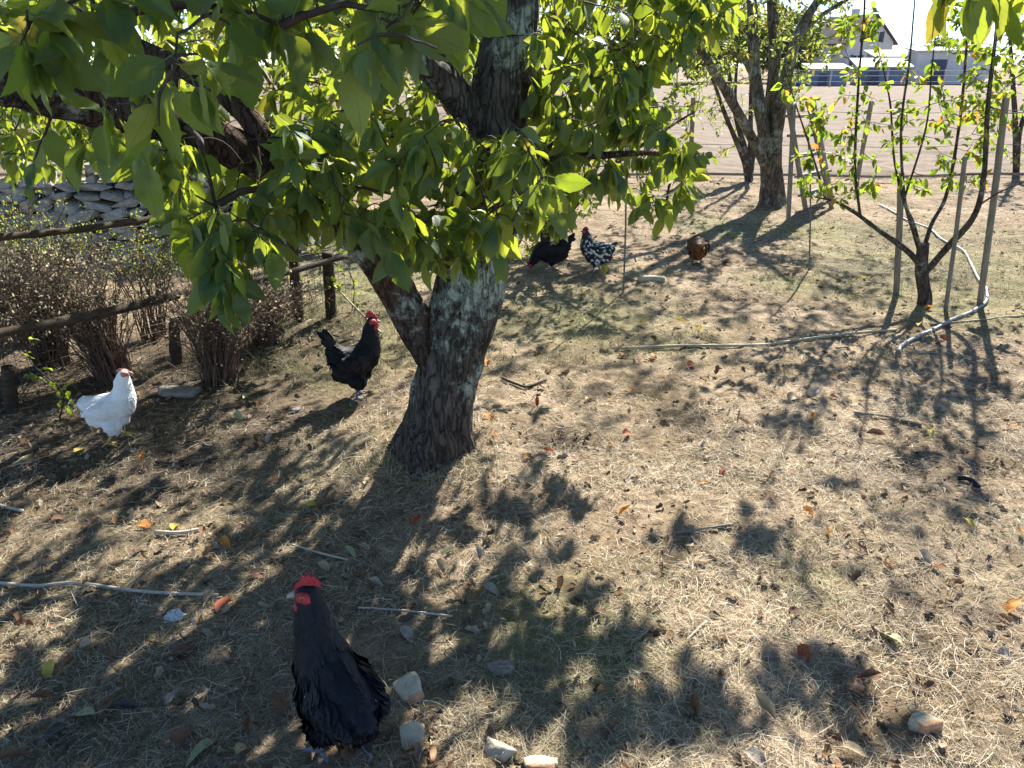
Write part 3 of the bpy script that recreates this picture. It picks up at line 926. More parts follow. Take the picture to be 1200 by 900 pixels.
multi_tree('garden_tree', 'leafy young tree behind the tallest stake with pale field behind', 1192, 205,
           [[(1190, 150, 0), (1186, 80, 0), (1180, 0, 0)], [(1196, 150, 0), (1215, 90, 0), (1225, 0, 0)]],
           [([(1125, 60), (1230, -30), (1260, 100), (1230, 200), (1165, 190), (1140, 130)], 130, -.6, .6)], 8, .06, [TINY2], M['pear'], rads=(.05, .04, .03, .015))

# shade trees to the right, outside the picture: their shadows reach into it
def plain_tree(name, label, base, h, rad, stems=5, nt=160, nleaf=9, leaf=.07, lm='oldleaf', tl=None, cz=.62, zr=.4, bark='bark_old', cat='tree', tr=.09, lo=None, group=None):
    b = np.array([base[0], base[1], float(gz(base[0], base[1], False)[0])])
    root = thing(name, tuple(b), label, cat, group)
    t = Tree(root)
    c = b + np.array([0, 0, h * cz])
    t.limb('trunk', [b - np.array([0, 0, .1]), b + np.array([0, 0, h * .15]), b + np.array([rng.normal() * .03 * h, rng.normal() * .03 * h, h * .4]), c + np.array([0, 0, h * .2])], [tr, tr * .85, tr * .7, tr * .3], M[bark], 12)
    for q in range(stems):
        a_ = q * 2 * math.pi / stems + rng.normal() * .3
        e = c + np.array([math.cos(a_) * rad * .7, math.sin(a_) * rad * .7, rng.uniform(-.1, .25) * h])
        s0 = b + np.array([0, 0, h * rng.uniform(.2, .4)])
        t.limb('limb', [s0, (s0 + e) / 2 + np.array([0, 0, .05 * h]), e], [tr * .5, tr * .35, tr * .12], M[bark], 8)
    U = nrm(rng.normal(size=(nt, 3))) * (rng.random((nt, 1)) ** .45) * np.array([rad, rad, h * zr]) * rng.uniform(.75, 1.1, (nt, 1)) + c
    U[:, 2] = np.maximum(U[:, 2], b[2] + .1)
    t.grow(U, nleaf, leaf, max(.003, tr * .06), hang=.4, spread=1.0, sag=.05, span=.9, k=3)
    t.finish(M['twig'], M[lm], lo=lo or [TINY2])
    return root

plain_tree('orchard_tree', 'orchard tree whose shadow falls by the hose, beyond the picture edge', (4.3, 5.6), 3.0, 1.15, nt=110, nleaf=8, leaf=.08, lm='oldleaf')

# ------------------------------------------------------------------ stepladder
def ladder():
    A1, A2 = gnd(945, 246, False), gnd(975, 233, False)
    B1, B2 = gnd(924, 258, False), gnd(900, 262, False)
    Yt = (A1[1] + B1[1]) / 2 + .05
    T1, T2 = at(923, 117, Yt), at(952, 118, Yt + .25)
    root = thing('wooden_stepladder', tuple(A1), 'weathered wooden stepladder standing beside the old forked tree', 'ladder')
    for a_, b_ in ((A1, T1), (A2, T2)):
        Acc().beam(a_ - np.array([0, 0, .03]), b_, .035, .075).obj('rail', M['stake'], root, sm=False)
    for a_, b_ in ((B1, T1 + np.array([.07, 0, -.02])), (A2 + np.array([-.28, -.75, 0]), T2 + np.array([-.05, -.02, -.02]))):
        Acc().beam(a_ - np.array([0, 0, .03]), b_, .03, .06).obj('back_leg', M['stake'], root, sm=False)
    for f in (.14, .32, .51, .69, .86):
        p, q = A1 + (T1 - A1) * f, A2 + (T2 - A2) * f
        e = nrm(q - p)
        Acc().beam(p - e * .05, q + e * .03, .11, .028).obj('step', M['stake'], root, sm=False)
    Acc().beam(T1 - nrm(T2 - T1) * .04 + np.array([0, 0, .02]), T2 + nrm(T2 - T1) * .04 + np.array([0, 0, .02]), .14, .03).obj('top_board', M['stake'], root, sm=False)
ladder()

# ------------------------------------------------------------------ garden wire fence at the field edge, and the far fence
def wire_fence():
    root = thing('wire_fence', (0, 11.3, 0), 'grey post and wire fence along the near edge of the dry field', 'fence')
    xs = [-7, -4.6, -2.2, .2, 2.55, 4.95, 7.5, 10]
    for k, X in enumerate(xs):
        z0 = float(gz(X, 11.3, False)[0])
        a = Acc()
        ln = [.02, -.03, .04, .0, -.05, .02, .03, 0][k]
        P = spline([np.array([X, 11.3, z0 - .1]), np.array([X + ln * .5, 11.3, z0 + .55]), np.array([X + ln, 11.3, z0 + 1.1])], 5)
        a.tube(P, .032, 10, disp=lambda V, r, g_: r * .15 * fbm(V * 14, 2, 3))
        a.obj('post', M['stake'], root, sm=False)
    for h in (.1, .5, .95):
        a = Acc()
        X = np.linspace(-9, 12, 60)
        a.tube(np.stack([X, 0 * X + 11.24, gz(X, 0 * X + 11.3, False) + h + .01 * np.sin(X * 2)], 1), .004 if h > .1 else .02, 5)
        a.obj('wire' if h > .1 else 'ground_rail', M['wire'] if h > .1 else M['stake'], root)
wire_fence()

def far_fence():
    root = thing('field_fence', (0, 60.5, 0), 'row of pale posts with wire at the far end of the field', 'fence')
    me = None
    m = simple_mat('pale_post', (0.35, 0.33, 0.30), (0.5, 0.48, 0.44), 6)
    for X in np.arange(-10, 56, 2.2):
        if me is None:
            a = Acc(); a.tube(np.array([[0, 0, -.1], [0, 0, .7], [.02, 0, 1.25]]), .06, 8)
            me = a.mesh('post', m)
        o = bpy.data.objects.new('post', me); col.objects.link(o); o.parent = root
        o.location = (X + rng.normal() * .15, rng.normal() * .1, 0)
        o.rotation_euler = (0, rng.normal() * .03, rng.random() * 6)
    for h in (.4, .8, 1.15):
        a = Acc(); a.tube(np.array([[-12, 60.4, h], [20, 60.4, h - .03], [58, 60.4, h]]), .012, 4); a.obj('wire', m, root)
far_fence()

# ------------------------------------------------------------------ houses beyond the field
M['roof_dark'] = simple_mat('brown_roof_tiles', (0.10, 0.075, 0.07), (0.17, 0.13, 0.12), 2.5, 0.85, .5, .03)
M['roof_pale'] = simple_mat('pale_sheet_roof', (0.42, 0.42, 0.41), (0.55, 0.55, 0.54), 1.2, 0.7)
M['render'] = simple_mat('pale_render', (0.55, 0.52, 0.50), (0.68, 0.65, 0.62), 1.2, 0.9, .2, .01)
M['bluegrey'] = simple_mat('blue_grey_cladding', (0.13, 0.18, 0.26), (0.19, 0.25, 0.34), 1.0, 0.7, .2)
M['shutter'] = simple_mat('slate_shutter', (0.06, 0.07, 0.10), (0.10, 0.11, 0.15), 8, 0.6)
M['glass'] = simple_mat('window_glass', (0.02, 0.025, 0.03), (0.05, 0.06, 0.07), 2, 0.15, 0, spec=.6)
M['white'] = simple_mat('white_paint', (0.7, 0.7, 0.7), (0.8, 0.8, 0.8), 3, 0.6)

def rotz(root, deg): root.rotation_euler = (0, 0, R(deg))
def part(root, name, fn, mat, parent=None):
    a = Acc(); fn(a)
    o = a.obj(name, mat, parent or root, (0, 0, 0), sm=False)
    return o

def house():
    root = thing('gabled_house', (37.6, 88, 0), 'pale gabled house with dark roof and shuttered windows beyond the field', 'house')
    W2, Ln, E, Pk = 3.0, 6.5, 3.7, 6.2
    def walls(a):
        V = np.array([[-W2, 0, -.2], [W2, 0, -.2], [W2, 0, E], [0, 0, Pk], [-W2, 0, E], [-W2, Ln, -.2], [W2, Ln, -.2], [W2, Ln, E], [0, Ln, Pk], [-W2, Ln, E]])
        a.add(V, [np.array([[0, 1, 2, 4], [5, 9, 7, 6], [0, 4, 9, 5], [1, 6, 7, 2]]), np.array([[4, 2, 3], [9, 8, 7]])])
    part(root, 'wall', walls, M['render'])
    def roof(a):
        for s_ in (-1, 1):
            e0 = np.array([s_ * (W2 + .35), -.35, E - .28]); p0 = np.array([0, -.35, Pk + .06])
            e1 = e0 + np.array([0, Ln + .7, 0]); p1 = p0 + np.array([0, Ln + .7, 0])
            up = np.array([0, 0, .14])
            V = np.array([e0, p0, p1, e1, e0 + up, p0 + up, p1 + up, e1 + up])
            a.add(V, np.array([[0, 1, 2, 3], [4, 7, 6, 5], [0, 4, 5, 1], [3, 2, 6, 7], [0, 3, 7, 4], [1, 5, 6, 2]]))
    rf = part(root, 'roof', roof, M['roof_dark'])
    part(root, 'chimney', lambda a: a.box((.9, Ln * .6, Pk + .2), (.6, .6, 1.3)), M['render'], rf)
    for X, Z, w, h in ((-.8, 4.2, .7, 1.05), (.8, 4.2, .7, 1.05), (-1.6, 1.8, .9, 1.3), (1.4, 1.8, .9, 1.3)):
        wi = part(root, 'window', lambda a: a.box((X, -.01, Z), (w, .08, h)), M['glass'])
        part(root, 'frame', lambda a: (a.box((X, -.06, Z), (.06, .04, h)), a.box((X, -.07, Z + h / 2), (w + .1, .06, .07)), a.box((X, -.07, Z - h / 2), (w + .1, .06, .07))), M['white'], wi)
        for s_ in (-1, 1):
            part(root, 'shutter', lambda a: a.box((X + s_ * (w / 2 + .2), -.05, Z), (.36, .06, h)), M['shutter'], wi)
    rotz(root, 20)
house()

def barn(name, loc, w, d, h0, h1, wall, roof, label, rot, door=True):
    root = thing(name, loc, label, 'shed')
    def walls(a):
        V = np.array([[-w / 2, 0, -.2], [w / 2, 0, -.2], [w / 2, d, -.2], [-w / 2, d, -.2], [-w / 2, 0, h0], [w / 2, 0, h0], [w / 2, d, h1], [-w / 2, d, h1]])
        a.add(V, np.array([[0, 1, 5, 4], [1, 2, 6, 5], [2, 3, 7, 6], [3, 0, 4, 7], [4, 5, 6, 7]]))
    part(root, 'wall', walls, wall)
    def rf(a):
        o = .3
        sl_ = (h1 - h0) / d
        V = [[-w / 2 - o, -o, h0 + .03 - sl_ * o], [w / 2 + o, -o, h0 + .03 - sl_ * o], [w / 2 + o, d + o, h1 + .03 + sl_ * o], [-w / 2 - o, d + o, h1 + .03 + sl_ * o]]
        V = np.array(V + [[p[0], p[1], p[2] + .12] for p in V])
        a.add(V, np.array([[0, 3, 2, 1], [4, 5, 6, 7], [0, 1, 5, 4], [1, 2, 6, 5], [2, 3, 7, 6], [3, 0, 4, 7]]))
    part(root, 'roof', rf, roof)
    if door:
        part(root, 'door', lambda a: a.box((-w * .2, -.03, h0 * .38), (w * .22, .06, h0 * .78)), M['shutter'])
    for k in range(1, int(w / 1.2)):
        part(root, 'cladding_strip', lambda a: a.box((-w / 2 + k * 1.2, -.02, h0 / 2), (.07, .04, h0 - .04)), wall)
    rotz(root, rot)
    return root
barn('blue_shed', (29.6, 66, 0), 3.6, 4, 1.3, 1.85, M['bluegrey'], M['roof_pale'], 'blue-grey shed with pale sloping roof in front of the gabled house', -14)
barn('blue_barn', (34.0, 74, 0), 3.0, 4, 2.1, 2.6, M['bluegrey'], M['roof_pale'], 'taller blue barn tucked behind the pale-roofed shed', -10, False)
barn('white_outbuilding', (36.6, 69, 0), 5.6, 5, 2.5, 2.8, M['render'], M['roof_pale'], 'long whitish outbuilding right of the blue shed', -16)
barn('low_shed', (24.6, 64, 0), 2.6, 3, 1.15, 1.45, M['bluegrey'], M['roof_pale'], 'low shed with white roof left of the blue shed', -8)
def item():  # small blue object of unclear kind, given a made-up drum shape with lid
    root = thing('blue_item', (21.6, 62.5, 0), 'small blue barrel near the far field fence, behind the ladder', 'item')
    m = simple_mat('blue_plastic', (0.02, 0.06, 0.35), (0.03, 0.09, 0.45), 4, .4)
    a = Acc(); a.tube(np.array([[21.6, 62.5, z_] for z_ in (0, .05, .3, .35, .6, .65, .9, .95)]), [.3, .36, .38, .4, .4, .38, .36, .3], 20); a.obj('body', m, root)
    a = Acc(); a.tube(np.array([[21.6, 62.5, z_] for z_ in (.95, .99)]), [.31, .31], 20); a.obj('lid', m, root)
item()

# trees along the far side and the left
FT = [(-24, 74, 8, 4.2, 'first'), (-16, 78, 9, 4.4, 'second'), (-8, 73, 8, 4.2, 'third'), (-1, 79, 9, 4.4, 'fourth'), (5, 74, 7.5, 4, 'fifth'), (11, 79, 8, 4, 'sixth'), (16, 73, 6.8, 3.6, 'seventh'), (20.5, 80, 8, 3.8, 'eighth'), (25, 76, 6.5, 3.4, 'ninth'),
      (29.5, 94, 7, 3.4, 'tenth'), (47.5, 92, 4.6, 3.0, 'eleventh'), (52, 80, 5.6, 3.0, 'twelfth'), (57, 76, 7, 3.6, 'thirteenth'), (63, 82, 8, 4, 'fourteenth')]
for X, Yf, h, r, nm in FT:
    plain_tree('far_tree', 'hazy green tree beyond the field, ' + nm + ' along the row from the left', (X, Yf), h, r, stems=4, nt=230, nleaf=10, leaf=.62, lm='farleaf', tr=.22, cz=.54, zr=.46, lo=[TINY], group='trees beyond the field')
k = 0
for X, Yf, h, r in [(-4.6, 8.6, 2.6, 1.5), (-2.6, 9.6, 2.9, 1.5), (-6.8, 8.0, 2.8, 1.6), (-.6, 9.2, 2.8, 1.4)]:
    plain_tree('garden_bush', ['bright leafy bush behind the stone wall, under the big limb', 'tall leafy bush behind the wall end, left of the big trunk', 'leafy bush behind the stone wall at the left edge', 'leafy bush right behind the big trunk'][k],
               (X, Yf), h, r, stems=6, nt=300, nleaf=12, leaf=.09, lm='oldleaf', tr=.05, cz=.55, zr=.45, lo=[TINY2], cat='bush', group='bushes behind the wall')
    k += 1

# ------------------------------------------------------------------ left fence, wall, dry shrubs
def left_fence():
    root = thing('wooden_fence', tuple(gnd(0, 470, False)), 'rough wooden rail fence with wire mesh behind the dry shrubs', 'fence')
    F0, F1 = gnd(-60, 492, False), gnd(420, 352, False)
    def on(t): return F0 + (F1 - F0) * t
    for name, (ax, ay, ad), (bx, by, bd), r in [('top_rail', (-40, 281, 2.85), (192, 254, 3.75), .015), ('lower_rail', (-40, 398, 2.85), (240, 338, 4.0), .021), ('far_rail', (190, 262, 3.7), (400, 232, 4.85), .016), ('far_lower_rail', (235, 343, 3.98), (405, 300, 4.85), .018)]:
        A_, B_ = at(ax, ay, ad), at(bx, by, bd)
        mid = (A_ + B_) / 2 + np.array([0, 0, -.012])
        a = Acc()
        a.tube(spline([A_, mid, B_], 14), r, 14, disp=lambda V, rad, ang: rad * (.18 * fbm(V * 9, 2, 4) + .12 * fbm(V * 35, 2, 6)))
        a.obj(name, M['dark_wood'], root)
    for px, py, tx, ty, r in [(206, 426, 204, 375, .032), (350, 378, 342, 278, .035), (388, 372, 384, 296, .038), (12, 480, 10, 430, .03)]:
        b = gnd(px, py, False)
        a = Acc()
        a.tube(spline([b - np.array([0, 0, .08]), (b + at(tx, ty, b[1])) / 2, at(tx, ty, b[1])], 7), r, 12, disp=lambda V, rad, ang: rad * (.2 * fbm(V * 12, 2, 4) + .1 * fbm(V * 40, 2, 6)))
        a.obj('post', M['dark_wood'], root)
    a = Acc()
    L = np.linalg.norm((F1 - F0)[:2])
    n_ = int(L / .05)
    off = np.array([-.05, .03, 0])
    for t in np.linspace(0, 1, n_):
        p = on(t) + off
        a.tube(np.array([p, p + np.array([0, 0, .82])]), .0016, 3, cap=False)
    for h in np.arange(.03, .83, .05):
        pts = np.array([on(t) + off + np.array([0, 0, h + .004 * math.sin(t * 40 + h * 30)]) for t in np.linspace(0, 1, 40)])
        a.tube(pts, .0016, 3, cap=False)
    o = a.obj('wire_mesh', M['wire'], root)
left_fence()

M['stone'] = simple_mat('limestone', (0.22, 0.20, 0.17), (0.50, 0.46, 0.39), 7, 0.92, .8, .012)
def stone_mesh(seed):
    r2 = np.random.default_rng(seed + 40)
    bm = bmesh.new()
    pts = r2.uniform(-1, 1, (18, 3))
    pts = pts / np.abs(pts).max(1, keepdims=True) * r2.uniform(.8, 1, (18, 1)) * .5
    for p in pts: bm.verts.new(p)
    bmesh.ops.convex_hull(bm, input=bm.verts[:])
    for v in [v for v in bm.verts if not v.link_faces]: bm.verts.remove(v)
    bmesh.ops.subdivide_edges(bm, edges=bm.edges[:], cuts=1, use_grid_fill=True)
    bmesh.ops.triangulate(bm, faces=bm.faces[:])
    for v in bm.verts:
        v.co *= 1 + .09 * float(vnoise(np.array([v.co[:]]) * 5 + seed, seed)[0])
    me = bpy.data.meshes.new('stone')
    bm.to_mesh(me); bm.free()
    me.materials.append(M['stone'])
    return me
def stone_wall():
    P0, P1 = np.array([-4.35, 6.05]), np.array([-1.9, 6.75])
    d = (P1 - P0) / np.linalg.norm(P1 - P0)
    nml = np.array([-d[1], d[0]])
    root = thing('stone_wall', (*((P0 + P1) / 2), 0), 'low dry wall of pale rough stones beyond the fence', 'wall')
    ms = [stone_mesh(s_) for s_ in range(8)]
    L = np.linalg.norm(P1 - P0)
    z_ = -.03
    c0 = (P0 + P1) / 2
    while z_ < .78:
        hh = rng.uniform(.06, .105)
        s_ = -rng.uniform(0, .2)
        while s_ < L:
            w = rng.uniform(.09, .27)
            if not (z_ > .6 and rng.random() < .2):
                p = P0 + d * (s_ + w / 2) + nml * (rng.normal() * .03 + z_ * .45)
                o = bpy.data.objects.new('stone', ms[int(rng.integers(8))])
                col.objects.link(o); o.parent = root
                o.location = (p[0] - c0[0], p[1] - c0[1], z_ + hh / 2)
                o.scale = (w * 1.12, rng.uniform(.25, .4), hh * rng.uniform(1.0, 1.5))
                o.rotation_euler = (rng.normal() * .1, rng.normal() * .16, math.atan2(d[1], d[0]) + rng.normal() * .15)
            s_ += w
        z_ += hh * .95
    # core behind the face so that no light comes through
    a = Acc()
    a.box((c0[0] + nml[0] * .42, c0[1] + nml[1] * .42, .3), (L, .16, .7), math.atan2(d[1], d[0]))
    a.obj('rubble_core', M['stone'], root, sm=False)
stone_wall()

def dry_shrub(px, py, label, spread, h, n, lean=0.0, nleaf=1100, green=False):
    n, spread = int(n * .62), spread * 1.12
    b = gnd(px, py, False)
    root = thing('dry_shrub', tuple(b), label, 'shrub', 'dry shrubs along the fence')
    a = Acc()
    tips, tdir = [], []
    for k in range(n):
        an, rr = rng.random() * 2 * math.pi, rng.random() ** .6
        out = np.array([math.cos(an) * spread * rr + lean, math.sin(an) * spread * .55 * rr, h * rng.uniform(.65, 1.05)])
        s0 = b + np.array([math.cos(an) * .09 * rr, math.sin(an) * .07 * rr, -.03])
        mid = b + out * np.array([.3, .3, .5]) + rng.normal(size=3) * .02
        C = spline([s0, mid, b + out], 4)
        C[1:] += np.cumsum(rng.normal(size=C[1:].shape) * .012, axis=0)
        a.tube(C, np.linspace(.0045, .0013, len(C)) * rng.uniform(.5, 1.5), 4, cap=False)
        for q in range(7):
            i0 = int(rng.integers(5, len(C)))
            e = C[i0] + rng.normal(size=3) * .055 + np.array([0, 0, .03])
            a.tube(np.array([C[i0], (C[i0] + e) / 2 + rng.normal(size=3) * .006, e]), np.array([.0016, .0012, .0008]), 3, cap=False)
            tips.append(e); tdir.append(e - C[i0])
        tips.append(C[-1]); tdir.append(C[-1] - C[-2])
    o = a.obj('stems', M['shrub_stem'], root); o['kind'] = 'stuff'
    tips, tdir = np.array(tips), nrm(np.array(tdir))
    ix = rng.integers(len(tips), size=nleaf)
    P = tips[ix] + rng.normal(size=(nleaf, 3)) * .025
    D = nrm(tdir[ix] + rng.normal(size=(nleaf, 3)) * .8)
    a = Acc()
    V, FF, UV = place(TINY, P, D, rng.normal(size=(nleaf, 3)), rng.uniform(.008, .022, nleaf))
    c = np.repeat(rng.random(nleaf), len(TINY[0]))
    a.add(V, FF, UV, np.stack([c, c, c], 1))
    o = a.obj('foliage', M['oldleaf'] if green else M['dryleaf'], root); o['kind'] = 'stuff'
dry_shrub(135, 445, 'dry brown shrub fanning up behind the white hen', .42, .60, 240, -.22, 1700)
dry_shrub(256, 448, 'dry brown shrub with a dark tight base, under the hanging tree leaves', .36, .54, 260, .04, 1300)
dry_shrub(-30, 470, 'dry brown shrub at the left edge behind the stub post', .45, .70, 260, .08, 2600)
dry_shrub(62, 428, 'low pale dry shrub between the fence and the white hen', .42, .60, 260, -.05, 2600)
dry_shrub(310, 405, 'low straggly shrub in front of the dark fence post', .38, .36, 160, 0, 900)
dry_shrub(180, 395, 'greenish twiggy shrub behind the lower fence rail', .40, .74, 70, 0, 1500, True)
dry_shrub(40, 400, 'tall twiggy shrub behind the upper fence rail', .50, .78, 200, 0, 2600, True)

def vine(px, py, tx, ty, label, n, ln, wob=.05, name='climbing_plant', dY=0.0):
    b = gnd(px, py, False)
    root = thing(name, tuple(b), label, 'plant')
    t = at(tx, ty, b[1] + dY)
    C = spline([b, b + (t - b) * .35 + np.array([wob, 0, 0]), b + (t - b) * .7 - np.array([wob, 0, 0]), t], 8)
    a = Acc(); a.tube(C, np.linspace(.004, .002, len(C)), 5); a.obj('stem', M['twig'], root)
    ix = rng.integers(3, len(C), size=n)
    P = C[ix] + rng.normal(size=(n, 3)) * .025
    D, Nn = leaf_frames(n, np.tile(nrm(t - b), (n, 1)), .5, 1.0)
    me = None
    for q in range(n):
        if me is None:
            aa = Acc(); aa.add(*HI[0]); me = aa.mesh('leaf', M['leaf_obj'])
        d = D[q]; nn = nrm(Nn[q] - d * np.dot(Nn[q], d)); sd = np.cross(nn, d)
        o = bpy.data.objects.new('leaf', me); col.objects.link(o); o.parent = root
        Bm = np.stack([d, sd, nn], 1) * ln * rng.uniform(.6, 1.2)
        mw = Matrix.Identity(4)
        for a_ in range(3):
            for b_ in range(3): mw[a_][b_] = Bm[a_, b_]
            mw[a_][3] = P[q][a_] - b[a_]
        o.matrix_local = mw
vine(70, 492, 38, 392, 'green bindweed climbing at the left edge beside the white hen', 26, .055)
vine(392, 374, 372, 262, 'green climber hanging on the fence post by the black rooster', 46, .05, .03)
vine(412, 368, 404, 268, 'thin green climber between the fence post and the big limb', 34, .045, .03)
vine(355, 372, 340, 300, 'leafy creeper on the dark fence post', 22, .045, .02)

# ------------------------------------------------------------------ hens
M['black'] = None
def feather_mat(name, base, sheen, white=0.0, rough=.5):
    m, nt, out = new_mat(name)
    n = N(nt)
    a = n.node('ShaderNodeSeparateColor')
    n.link(n.node('ShaderNodeAttribute', attribute_name='Col').outputs['Color'], a.inputs[0])
    uv = n.node('ShaderNodeUVMap', uv_map='UVMap').outputs[0]
    sp = n.node('ShaderNodeSeparateXYZ'); n.link(uv, sp.inputs[0])
    barb = n.math('SINE', n.math('MULTIPLY', n.math('ADD', n.math('MULTIPLY', sp.outputs[0], 40.0), n.math('MULTIPLY', n.math('ABSOLUTE', sp.outputs[1]), -30.0)), 3.0))
    c = n.ramp(a.outputs[0], [(0.0, base), (1.0, sheen)])
    if white:
        c = n.mix(n.ramp(a.outputs[1], [(1 - white - .04, (0, 0, 0)), (1 - white + .02, (1, 1, 1))]), c, (0.62, 0.62, 0.60))
    n.link(n.bsdf(c, rough, n.bump(barb, .15, .001), .22), out.inputs[0])
    return m
M['skin_red'] = simple_mat('red_comb', (0.34, 0.02, 0.028), (0.52, 0.055, 0.06), 90, .55, .9, .004, .35)
M['skin_pale'] = simple_mat('pale_red_face', (0.45, 0.14, 0.11), (0.58, 0.22, 0.17), 90, .55, .5, .002, .4)
M['beak'] = simple_mat('horn_beak', (0.28, 0.24, 0.19), (0.42, 0.37, 0.30), 60, .45)
M['eye'] = simple_mat('dark_eye', (0.01, 0.006, 0.004), (0.03, 0.015, 0.008), 20, .1, 0, spec=.8)
M['iris'] = simple_mat('amber_iris', (0.35, 0.12, 0.02), (0.5, 0.2, 0.04), 60, .2, 0, spec=.6)
M['leg_grey'] = simple_mat('grey_shank', (0.14, 0.14, 0.15), (0.26, 0.26, 0.27), 120, .6, .6, .002)
M['leg_yellow'] = simple_mat('yellow_shank', (0.45, 0.30, 0.08), (0.58, 0.42, 0.15), 120, .6, .6, .002)
FM = {'black': feather_mat('black_feather', (0.005, 0.005, 0.006), (0.011, 0.012, 0.016), 0, .62),
      'blackfront': feather_mat('blue_black_feather', (0.005, 0.005, 0.007), (0.011, 0.013, 0.021), .0, .58),
      'white': feather_mat('white_feather', (0.78, 0.77, 0.74), (0.86, 0.85, 0.82), 0, .7),
      'speck': feather_mat('speckled_feather', (0.015, 0.015, 0.017), (0.04, 0.04, 0.045), .30, .6),
      'down': feather_mat('brown_down', (0.035, 0.02, 0.012), (0.11, 0.065, 0.035), 0, .8),
      'brown': feather_mat('russet_feather', (0.10, 0.04, 0.015), (0.26, 0.11, 0.04), 0, .6)}
FEATHER = blade([0, .25, .55, .82, 1.0], [.10, .26, .30, .20, .03], (-1, 0, 1), -.22, .01)
LONGF = blade([0, .2, .5, .8, .95, 1.0], [.03, .09, .12, .11, .06, .01], (-1, 0, 1), -.2, .05)

BODY = [(-.145, .265, .048), (-.10, .24, .080), (-.02, .225, .105), (.05, .235, .103), (.085, .28, .082), (.10, .335, .060), (.108, .385, .045), (.12, .42, .035)]
FLUFF = [(-.10, .175, .070), (-.03, .155, .078), (.04, .165, .070)]

